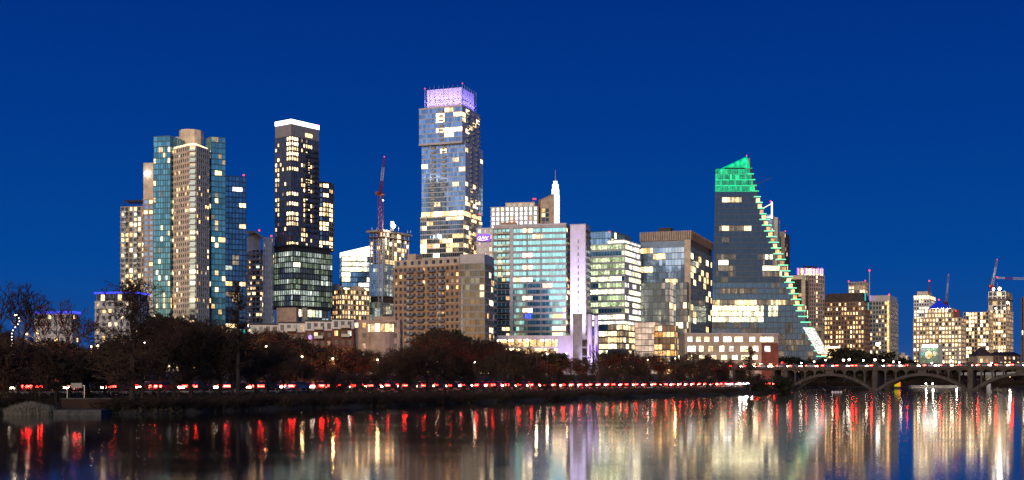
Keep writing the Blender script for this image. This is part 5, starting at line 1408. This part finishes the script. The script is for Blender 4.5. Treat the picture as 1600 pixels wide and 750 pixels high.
def cypress(seed, H=16.0, wide=.34, low=.2, flat=False):
    rng = random.Random(seed); T, C = MB(), MB()
    zs = [i/12 for i in range(13)]; p = Vector((0, 0, -.6)); r = .034*H
    for i in range(12):
        q = Vector((rng.uniform(-.006, .006)*H*i*.4, 0, H*(i+1)/12)); r2 = .0195*H*(1-(i+1)/12.6)**.8+.003*H if i else .022*H
        T.tube(p, q, r, r2, 8 if i < 5 else 5); p, r = q, r2
    nb = 74
    for i in range(nb):
        t = low+(1-low)*(i/nb)**.9; z = H*t; a = rng.uniform(0, 6.28)
        env = wide*H*(1-t)**.55 if not flat else wide*H*(.55+.55*sin(pi*min(1, t*1.05)))*(1 if t < .93 else .7)
        ln = env*rng.uniform(.55, 1.1)+.03*H
        d = Vector((cos(a), sin(a), rng.uniform(-.05, .35) if t < .8 else rng.uniform(.2, .8))).normalized(); p = Vector((0, 0, z)); rr = .0065*H*(1-t*.6)
        for s in range(4):
            q = p+d*ln/4; T.tube(p, q, rr, rr*.72, 4) if s < 2 else C.tube(p, q, rr, rr*.72, 3)
            for _ in range(4):
                e = (d*.6+rnd_dir(rng)*.8+Vector((0, 0, -.05))).normalized(); l2 = ln*rng.uniform(.14, .34)
                w = p+(q-p)*rng.random(); C.tube(w, w+e*l2, .0030*H, .0016*H, 3)
                for _ in range(3):
                    x = w+e*l2*rng.uniform(.3, 1); C.tube(x, x+(e+rnd_dir(rng)).normalized()*l2*.5, .0022*H, .0013*H, 3)
            p, rr = q, rr*.72; d = (d+Vector((0, 0, rng.uniform(-.05, .16)))+rnd_dir(rng)*.15).normalized()
    return T, C

def shrub(seed, H=2.2):
    rng = random.Random(seed); C = MB()
    for _ in range(46):
        a = rng.uniform(0, 6.28); p = Vector((cos(a), sin(a), 0))*rng.random()*.5*H+Vector((0, 0, -.25))
        d = Vector((cos(a)*rng.uniform(.1, .8), sin(a)*rng.uniform(.1, .8), 1)).normalized(); L_ = H*rng.uniform(.5, 1.0)
        for s in range(3):
            q = p+d*L_/3; C.tube(p, q, .014*H*(1-s*.25), .012*H*(1-s*.25), 3)
            for _ in range(5):
                w = p+(q-p)*rng.random(); e = (d+rnd_dir(rng)*1.1).normalized(); C.tube(w, w+e*H*rng.uniform(.12, .3), .009*H, .005*H, 3)
            p = q; d = (d+rnd_dir(rng)*.3).normalized()
    return C

PROTO = {}
def proto(kind):
    if kind not in PROTO:
        nm, i = kind
        H = 10.0
        if nm == 'bare': T, C = bare_tree(100+i, H, fork=(.2, .24, .18, .27)[i % 4], spread=(.62, .75, .85, .55)[i % 4], up=(.3, .2, .22, .42)[i % 4]); mats = ['twig']
        elif nm == 'sparse': T, C = bare_tree(180+i, H, fork=.2, spread=.5, up=.5, depth=5, twr=.0016, tw=1); mats = ['twig']
        elif nm == 'redbare': T, C = bare_tree(140+i, H, fork=.19, spread=.8, up=.2, twr=.0032); mats = ['twig_red']
        elif nm == 'oak': T, C = bare_tree(200+i, H, fork=.16, spread=.8, up=.15, depth=5, leaf=26); mats = ['twig', 'oak_leaf']
        elif nm == 'rust': T, C = bare_tree(300+i, H, fork=.16, spread=.8, up=.15, depth=5, leaf=30); mats = ['twig', 'rust_leaf']
        elif nm == 'cypress': T, C = cypress(400+i, H); mats = ['twig']
        elif nm == 'broadcypress': T, C = cypress(430+i, H, .30, .16, True); mats = ['twig']
        elif nm == 'slim': T, C = cypress(460+i, H, .16, .3); mats = ['twig']
        PROTO[kind] = (T.mesh('trunk', 'bark'), C.mesh('crown', mats), H)
    return PROTO[kind]

TREES = {}
def tree(kind, px, D, ytop, cat='tree', name=None, label=None, wide=1.0, series='bank', rz=None):
    tm, cm, H = proto(kind)
    z = ground_z(px, D)-.05; h = WZ(ytop, D)-z; s = h/H
    nm = name or {'bare': 'bare_tree', 'redbare': 'bare_tree', 'sparse': 'bare_tree', 'oak': 'oak_tree', 'rust': 'autumn_tree', 'cypress': 'cypress_tree', 'broadcypress': 'cypress_tree', 'slim': 'cypress_tree'}[kind[0]]
    r = link(nm, None, None, (*PT(px, D), z), rz if rz is not None else h01(int(px*10), int(D))*6.28)
    r.scale = (s*wide, s*wide, s)
    r['category'] = 'tree'
    link('trunk', tm, r); link('crown', cm, r)
    if label: r['label'] = label
    else: TREES.setdefault((series, kind[0] in ('oak', 'rust')), []).append((px, r))
    return r

# named trees
tree(('broadcypress', 0), 207, 131, 447, label='broad flat-topped bare cypress at the water edge, tallest on the left bank', wide=1.05, rz=.4)
tree(('sparse', 0), 28, 158, 438, label='tall spreading bare tree rising above the dark bank at far left', wide=1.05)
tree(('sparse', 1), 88, 175, 466, label='bare tree with fine upright twigs in front of the low blue-edged block', wide=1.1)
tree(('slim', 1), 372, 150, 440, label='slim bare tree standing up against the white balconied tower', wide=.9)
tree(('slim', 2), 62, 134, 560, label='thin young bare tree beside the pale reed clump', wide=1.0)
tree(('rust', 0), 520, 262, 541, label='tree with orange lamp-lit leaves below the pale low apartments', wide=1.4)
tree(('oak', 1), 694, 300, 511, label='dark leafy oak rising before the brown brick condo', wide=.8)
tree(('cypress', 3), 1172, 312, 543, label='bare conical cypress against the red car glow at the bridge end', wide=1.0)
tree(('broadcypress', 1), 1104, 296, 556, label='bare straight-trunked cypress left of the bridge end, below the finned office edge', wide=.8)
tree(('oak', 2), 1205, 322, 583, label='low dark leafy tree hiding the bridge abutment', wide=1.5)
TOP = [(-40, 505), (60, 520), (125, 530), (150, 532), (195, 526), (250, 503), (280, 490), (310, 484), (350, 500), (400, 515), (450, 520), (480, 530), (560, 540), (610, 545), (640, 535), (690, 515), (730, 522), (780, 530), (850, 546), (900, 556), (935, 548), (970, 545), (1010, 545), (1060, 553), (1110, 556), (1150, 556), (1190, 570), (1215, 585)]
rng = random.Random(77)
K_ = [('bare', 0), ('bare', 1), ('bare', 2), ('bare', 3), ('redbare', 0), ('redbare', 1), ('redbare', 2), ('bare', 2), ('oak', 3)]
# row at the bank
x = -60
while x < 1165:
    sD, rD = interp(SHORE, x), interp(ROAD, x)
    D = sD + (rD-9-sD)*rng.uniform(.25, .62); t = interp(TOP, x)
    k = rng.choice(K_[:7]) if x < 1000 else rng.choice((('cypress', 0), ('cypress', 1), ('bare', 1), ('redbare', 0)))
    tree(k, x+rng.uniform(-6, 6), D, min(586, t+rng.uniform(8, 42)), wide=rng.uniform(.85, 1.2), series='bank')
    x += rng.uniform(20, 30)*(1 if x < 900 else 1.15)
# rows behind the road
x = -70
while x < 1150:
    rD = interp(ROAD, x); D = rD+rng.uniform(16, 30); t = interp(TOP, x)
    tree(rng.choice(K_+[('sparse', 2), ('sparse', 3)]*2), x, D, min(590, t+rng.uniform(-8, 18)), wide=rng.uniform(.9, 1.25), series='road'); x += rng.uniform(17, 26)
x = -60
while x < 1130:
    rD = interp(ROAD, x); D = rD+rng.uniform(42, 70); t = interp(TOP, x)
    tree(rng.choice(K_[3:]), x, D, min(588, t+rng.uniform(-2, 12)), wide=rng.uniform(1.0, 1.35), series='back'); x += rng.uniform(24, 36)
# far bank beyond the bridge
FT = [(1216, 556), (1240, 552), (1280, 558), (1310, 548), (1335, 541), (1365, 547), (1395, 560), (1430, 567), (1500, 566), (1600, 566), (1700, 566)]
x = 1206
while x < 1690:
    rD = max(600, interp(SHORE, x)+18); t = interp(FT, x)
    tree(rng.choice((('oak', 0), ('oak', 3), ('oak', 2), ('redbare', 1))), x, rD+rng.uniform(0, 22), min(586, t+rng.uniform(0, 9)), wide=rng.uniform(1.3, 1.9), series='far'); x += rng.uniform(13, 19)
for (ser, leafy), items in TREES.items():
    ph = {'bank': 'bare riverbank tree', 'road': 'bare tree beyond the road', 'back': 'bare rear-row tree', 'far': 'tree on the far bank'}[ser]
    if leafy: ph = {'bank': 'leafy riverbank tree', 'road': 'dark leafy tree beyond the road', 'back': 'dark leafy rear-row tree', 'far': 'dark leafy tree on the far bank'}[ser]
    elif ser == 'far': ph = 'bare tree on the far bank'
    name_series(items, ph)
    for _, o in items: o['group'] = {'bank': 'trees along the river bank', 'road': 'trees beyond the road', 'back': 'trees in the rearmost row', 'far': 'trees on the far bank'}[ser]
# shrubs on the bank
SM = [shrub(i).mesh('shrub', 'twig_red' if i % 2 else 'twig') for i in range(5)]
sh = []
x = -30
while x < 1215:
    sD, rD = interp(SHORE, x), interp(ROAD, x); D = sD+rng.uniform(1.5, 8 if x < 900 else 14)
    if not (60 < x < 172) and not (1150 < x < 1196):
        o = link('shrub', SM[rng.randrange(5)], None, (*PT(x, D), ground_z(x, D)-.1), rng.uniform(0, 6.28)); k = rng.uniform(.75, 1.15)*(1 if x < 700 else .9); o.scale = (k*1.7, k*1.5, k*.8)
        o['category'] = 'shrub'; o['group'] = 'shrubs along the water edge'; sh.append((x, o))
    x += rng.uniform(9, 15)
x = 1222
while x < 1640:
    D = interp(SHORE, x)+rng.uniform(3, 12)
    o = link('shrub', SM[rng.randrange(5)], None, (*PT(x, D), ground_z(x, D)-.1), rng.uniform(0, 6.28)); k = rng.uniform(1.4, 2.2); o.scale = (k*2, k*1.6, k); o['category'] = 'shrub'; o['group'] = 'shrubs along the water edge'; sh.append((x, o)); x += rng.uniform(13, 20)
name_series(sh, 'twiggy shrub at the water edge')
# reeds
rb = MB(); rr = random.Random(3)
for _ in range(1500):
    px = 5+82*rr.betavariate(2, 2); D = 124+rr.uniform(0, 5); x, y = PT(px, D); h = rr.uniform(.7, 1.5)*(1-.45*abs(px-48)/45)
    dx, dy = rr.uniform(-.35, .35), rr.uniform(-.3, .3)
    rb.tube((x, y, -.1), (x+dx*.4, y+dy*.4, h*.6), .016, .013, 3); rb.tube((x+dx*.4, y+dy*.4, h*.6), (x+dx*1.2, y+dy, h), .022, .006, 3)
o = link('reeds', rb.mesh('reeds', 'reed'), kind='stuff')
o['label'] = 'pale dry reed clump at the water edge below the far left trees'
# grass fringe on the bank
gb = MB(); rr = random.Random(6)
for _ in range(9000):
    px = rr.uniform(-20, 1212); sD, rD = interp(SHORE, px), interp(ROAD, px); D = sD+(rD-10-sD)*rr.random()**1.3; x, y = PT(px, D); z = ground_z(px, D)-.08; h = rr.uniform(.2, .5)
    if 84 < px < 160 and D < 134: continue
    w = .05; gb.quad((x-w, y, z), (x+w, y, z), (x+w*.3+rr.uniform(-.2, .2), y, z+h), (x-w*.3+rr.uniform(-.2, .2), y, z+h))
o = link('grass', gb.mesh('grass', 'lawn'), kind='stuff'); o['label'] = 'rough dark grass covering the river bank'
# ------------------------------------------------------------------ cars
def car_meshes():
    prof = [(-2.2, .35), (-2.25, .75), (-2.05, .95), (-1.45, 1.0), (.75, .95), (1.75, .85), (2.2, .68), (2.25, .38)]
    b = MB(); n = len(prof); W = .88
    b.v = [(x, -W*(.94 if z > .9 else 1), z) for x, z in prof] + [(x, W*(.94 if z > .9 else 1), z) for x, z in prof]
    b.f = [tuple(range(n)), tuple(n+k for k in reversed(range(n)))] + [(k, n+k, n+(k+1) % n, (k+1) % n) for k in range(n)]; b.m = [0]*len(b.f)
    roof = [(-1.2, 1.43), (.15, 1.45)]
    b.prism([(-1.2, -.62), (.1, -.62), (.1, .62), (-1.2, .62)], 1.40, 1.47)
    g = MB(); lo = [(-1.75, -.80), (.95, -.80), (.95, .80), (-1.75, .80)]; hi = [(-1.2, -.62), (.1, -.62), (.1, .62), (-1.2, .62)]
    g.v = [(x, y, .96) for x, y in lo]+[(x, y, 1.41) for x, y in hi]; g.f = [(k, (k+1) % 4, 4+(k+1) % 4, 4+k) for k in range(4)]; g.m = [0]*4
    w = MB(); w.tube((0, -.1, 0), (0, .1, 0), .33, .33, 12, cap=True)
    rim = MB(); rim.tube((0, -.11, 0), (0, .11, 0), .19, .19, 8, cap=True)
    t = MB(); t.box(-.05, .85, -.22, .22, -.15, .15); h = MB(); h.box(-.80, .05, -.22, .22, -.12, .12)
    return b, g, w, rim, t, h
b_, g_, w_, rim_, t_, h_ = car_meshes()
CB = [b_.mesh('body', m) for m in ('car_black', 'car_grey', 'car_white', 'car_red', 'car_blue')]
CG, CW, CT, CH = g_.mesh('window_glass', 'car_glass'), w_.mesh('wheel', 'tyre'), t_.mesh('taillight', 'tail_red'), h_.mesh('headlight', 'head_white')
hb = MB(); hb.box(-.3, .08, -.3, .3, -.2, .2); CHB = hb.mesh('headlight', 'beam_white')
CR = rim_.mesh('rim', 'steel')
def car(x, y, z, ang, ci, full=True):
    r = link('car', None, None, (x, y, z), ang); r['category'] = 'car'
    link('body', CB[ci], r, (0, 0, 0)); link('window_glass', CG, r)
    for sy in (-.70, .70):
        link('taillight', CT, r, (-2.25, sy, .78)); link('headlight', CH, r, (2.24, sy, .62))
    if full:
        for sx in (-1.35, 1.35):
            for sy in (-.80, .80): link('wheel', CW, r, (sx, sy, .33))
    return r
cr = random.Random(21)
def along(tab, dz, lat, step, x0, x1, back, ph, full=True):
    out = []; px = x0
    while px < x1:
        D = interp(ROAD, px); p = Vector(PT(px, D)); q = Vector(PT(px+2, interp(ROAD, px+2))); d = (q-p).normalized(); n = Vector((d.y, -d.x))
        c = p+n*lat; a = atan2(d.y, d.x)+(pi if back else 0)
        o = car(c.x, c.y, interp(RZ, px)+.01, a, cr.choice((0, 0, 0, 1, 3, 4)), full); out.append((px, o))
        ln = (q-p).length/2.0
        px += max(2.0, step*(cr.uniform(.95, 1.2) if cr.random() < .8 else cr.uniform(1.3, 2.6))/ln)
    return out
near = along(ROAD, 0, 5.7, 5.4, -25, 1192, False, 0)
near2 = along(ROAD, 0, 2.6, 5.6, -23, 1185, False, 0)
far2 = along(ROAD, 0, -.6, 6.0, -21, 1185, True, 0)
far = along(ROAD, 0, -3.8, 6.4, -18, 1185, True, 0)
name_series(far2, 'white-lit oncoming inner-lane car ')
name_series(near, 'red-lit car in the riverside lane'); name_series(near2, 'red-lit car in the second lane'); name_series(far, 'oncoming outer-lane car with white headlights')
for l_ in (near, near2, far, far2):
    for _, o in l_: o['group'] = 'cars on the riverside road'
bc1, bc2 = [], []
s = S0+6
while s < s_of(1640):
    c = BP(s, -3.6); bc1.append((800+F*c[0]/c[1], car(c[0], c[1], ZD+.02, atan2(bu.y, bu.x), cr.choice((0, 1, 2, 4)), False))); s += cr.uniform(5.2, 6.6)
s = S0+8
while s < s_of(1640):
    c = BP(s, -7.2); bc2.append((800+F*c[0]/c[1], car(c[0], c[1], ZD+.02, atan2(bu.y, bu.x)+pi, cr.choice((0, 1, 2, 4)), False))); s += cr.uniform(5.4, 7.5)
name_series(bc1, 'near-lane bridge car '); name_series(bc2, 'far-lane bridge car ')
for l_ in (bc1, bc2):
    for _, o in l_: o['group'] = 'cars on the bridge'
turn = []
for k, (px, D, a) in enumerate(((1157, 398, -1.5), (1163, 404, -1.75), (1168, 412, -1.45), (1173, 421, -1.7), (1179, 415, 1.5), (1184, 424, 1.65), (1189, 418, 1.4), (1181, 433, 1.6), (1189, 436, 1.5))):
    x, y = PT(px, D); o = car(x, y, interp(RZ, px)+.01, a, cr.choice((0, 1, 2, 3, 4))); o['group'] = 'cars turning by the bridge end'
    if k < 4:
        for ch in o.children:
            if ch.name.startswith('headlight'): ch.data = CHB; ch.location.z = .8
    o['label'] = ORD[k if k < 4 else k-4]+(' from left of the cars facing the river with white headlights by the bridge end' if k < 4 else ' from left of the red-lit cars turning away by the bridge end')
# ------------------------------------------------------------------ lamps
LMP = []
def street_lamp(px, py, D, zb, m='bulb_white', r=.45, power=0, colr=(1, .9, .75)):
    x, y = PT(px, D); z = WZ(py, D)
    o = link('street_lamp', None, None, (x, y, zb)); o['category'] = 'street lamp'; o['group'] = 'street lamps'
    h = z-zb
    p = MB(); p.lathe((0, 0, 0), [(.16, 0), (.14, .6), (.07, .7), (.055, h-.35)], 8); link('pole', p.mesh('pole', 'charcoal'), o)
    g = MB(); g.ball((0, 0, h), r, 8); link('lamp_globe', g.mesh('lamp_globe', m, smooth=True), o)
    c = MB(); c.lathe((0, 0, h), [(r*.9, r*.55), (r*.5, r*.95), (.08, r*1.3)], 8); link('cap', c.mesh('cap', 'charcoal'), o)
    if power: point('lamp_light', (x, y-.0, z-r-.35), power, colr, .3)
    LMP.append((px, o)); return o
for px, py in ((1252, 567), (1272, 565), (1290, 562.5), (1318, 562.5), (1327, 561.5), (1349, 563), (1367, 562), (1380, 563), (1396, 565), (1405, 566), (1456, 567), (1486, 563), (1499, 566), (1549, 567)):
    street_lamp(px, py, 560, 2.5 if px < 1500 else 2.0, r=.55 if px in (1318, 1327, 1367) else .38)
s = s_of(1371.5); c = BP(s, -BW+.6); street_lamp(1371.5, 537.5, c[1], ZD+.1, r=.75)
for px, py, w in ((42, 522, 1), (24, 492, 1), (143, 541, 2), (153, 540, 1), (226, 535, 0), (355, 536, 1), (416, 541, 2), (472, 557, 2), (520, 560, 2), (590, 562, 2), (683, 564, 1), (742, 566, 0), (838, 546, 1), (855, 553, 0), (885, 552, 2), (1012, 562, 1), (1055, 560, 2)):
    D = interp(ROAD, px)+10.5
    street_lamp(px, py, D, ground_z(px, D)-.05, 'bulb_warm' if w else 'bulb_white', .17, {0: 150, 1: 260, 2: 500}[w], (1, .55, .2) if w == 2 else (1, .8, .5))
name_series(LMP, 'lit street lamp')
point('leaf_light', (WX(520, 250), 250, 9.5), 9000, (1, .46, .10), .3)
# string of white bulbs hanging in the far left trees
SB = Bld('light_string', 'string of white bulbs hung down the trees at far left', 'string light', PT(22, 155), z=2)
mb = MB(); w = MB(); prev = None
for k in range(15):
    t = k/14; px = 26+4*sin(t*9)-t*10; py = 492+(560-492)*t; p = (WX(px, 155), 155+.4*sin(k), WZ(py, 155)); mb.ball(p, .075, 6)
    if prev: w.tube(prev, p, .02, .02, 3)
    prev = p
SB.part('bulb_lattice', mb, 'bulb_soft'); SB.part('wire', w, 'charcoal')
# ------------------------------------------------------------------ bits on the left bank
D = 127
f = front(84, 158, D-2.4, 4.2, 2)
W_ = Bld('stone_ledge', 'pale low stone ledge along the water beside the reed clump', 'ledge', f[0], z=0)
mb = MB(); mb.prism(f, -.6, .55); W_.part('coping', mb, 'ledge_stone')
f2 = front(96, 176, D+3.2, .6, 2); W2 = Bld('brick_wall', 'low red brick wall set back behind the pale stone ledge', 'wall', f2[0], z=0)
mb = MB(); mb.prism(f2, .2, 1.55); W2.part('brickwork', mb, 'brick_shaded'); mb = MB(); mb.prism([(p[0], p[1]+(-.1 if k < 2 else .1)) for k, p in enumerate(f2)], 1.555, 1.68); W2.part('coping', mb, 'ledge_stone')
SG = Bld('notice_board', 'pale blank-looking board on two thin posts behind the red brick wall', 'sign', PT(119, 136), z=.9)
x0, x1 = WX(111, 136), WX(128, 136)
mb = MB(); mb.box(x0, x1, 136, 136.08, WZ(606, 136), WZ(598.5, 136)); SG.part('board', mb, 'grey_panel')
for xx in (WX(104, 136), x1+.2): mb = MB(); mb.box(xx, xx+.07, 136.09, 136.16, .6, WZ(602, 136)); SG.part('post', mb, 'steel')
mb = MB(); mb.box(WX(104, 136), x1+.2, 136.1, 136.15, WZ(603, 136), WZ(602, 136)); SG.part('rail', mb, 'steel')
# small floats on the water near the first arch
FL = []
for k, px in enumerate((1301, 1305.5, 1309.5, 1314)):
    x, y = PT(px, 352+k); o = link('buoy', None, None, (x, y, 0)); o['category'] = 'buoy'; o['group'] = 'pale floats below the bridge'
    m_ = MB(); m_.lathe((0, 0, 0), [(.2, -.2), (.42, 0), (.36, .3), (.1, .45)], 10); link('float', m_.mesh('float', 'white_wall', smooth=True), o); m_ = MB(); m_.tube((0, 0, .4), (0, 0, .8), .05, .04, 5, cap=True); link('stem', m_.mesh('stem', 'steel'), o)
    o['label'] = ORD[k]+' from left of four small pale floats on the water below the bridge arch'
# lit landing at the far shore under the right arch
D = 596
LD = Bld('boat_landing', 'low pale landing at the far shore with bright lamps, framed by the right-hand arch', 'landing', PT(1460, D), z=0)
f = front(1424, 1512, D, 4, 1); mb = MB(); mb.prism(f, -.5, .9); LD.part('quay', mb, 'concrete')
mb = MB(); mb.prism([(p[0], p[1]-(.3 if k < 2 else 0)) for k, p in enumerate(f)], .905, 1.05); LD.part('deck', mb, 'grey_light')
for px in (1446.5, 1457, 1494):
    mb = MB(); x = WX(px, D-.6); mb.ball((x, D-.8, 1.9), .4, 8); LD.part('lamp_globe', mb, 'bulb_white'); mb = MB(); mb.tube((x, D+.4, 1.0), (x, D-.8, 1.6), .06, .06, 5); LD.part('lamp_arm', mb, 'steel')
    point('landing_light', (x, D-1.5, 2.6), 700, (1, .85, .6), .3)
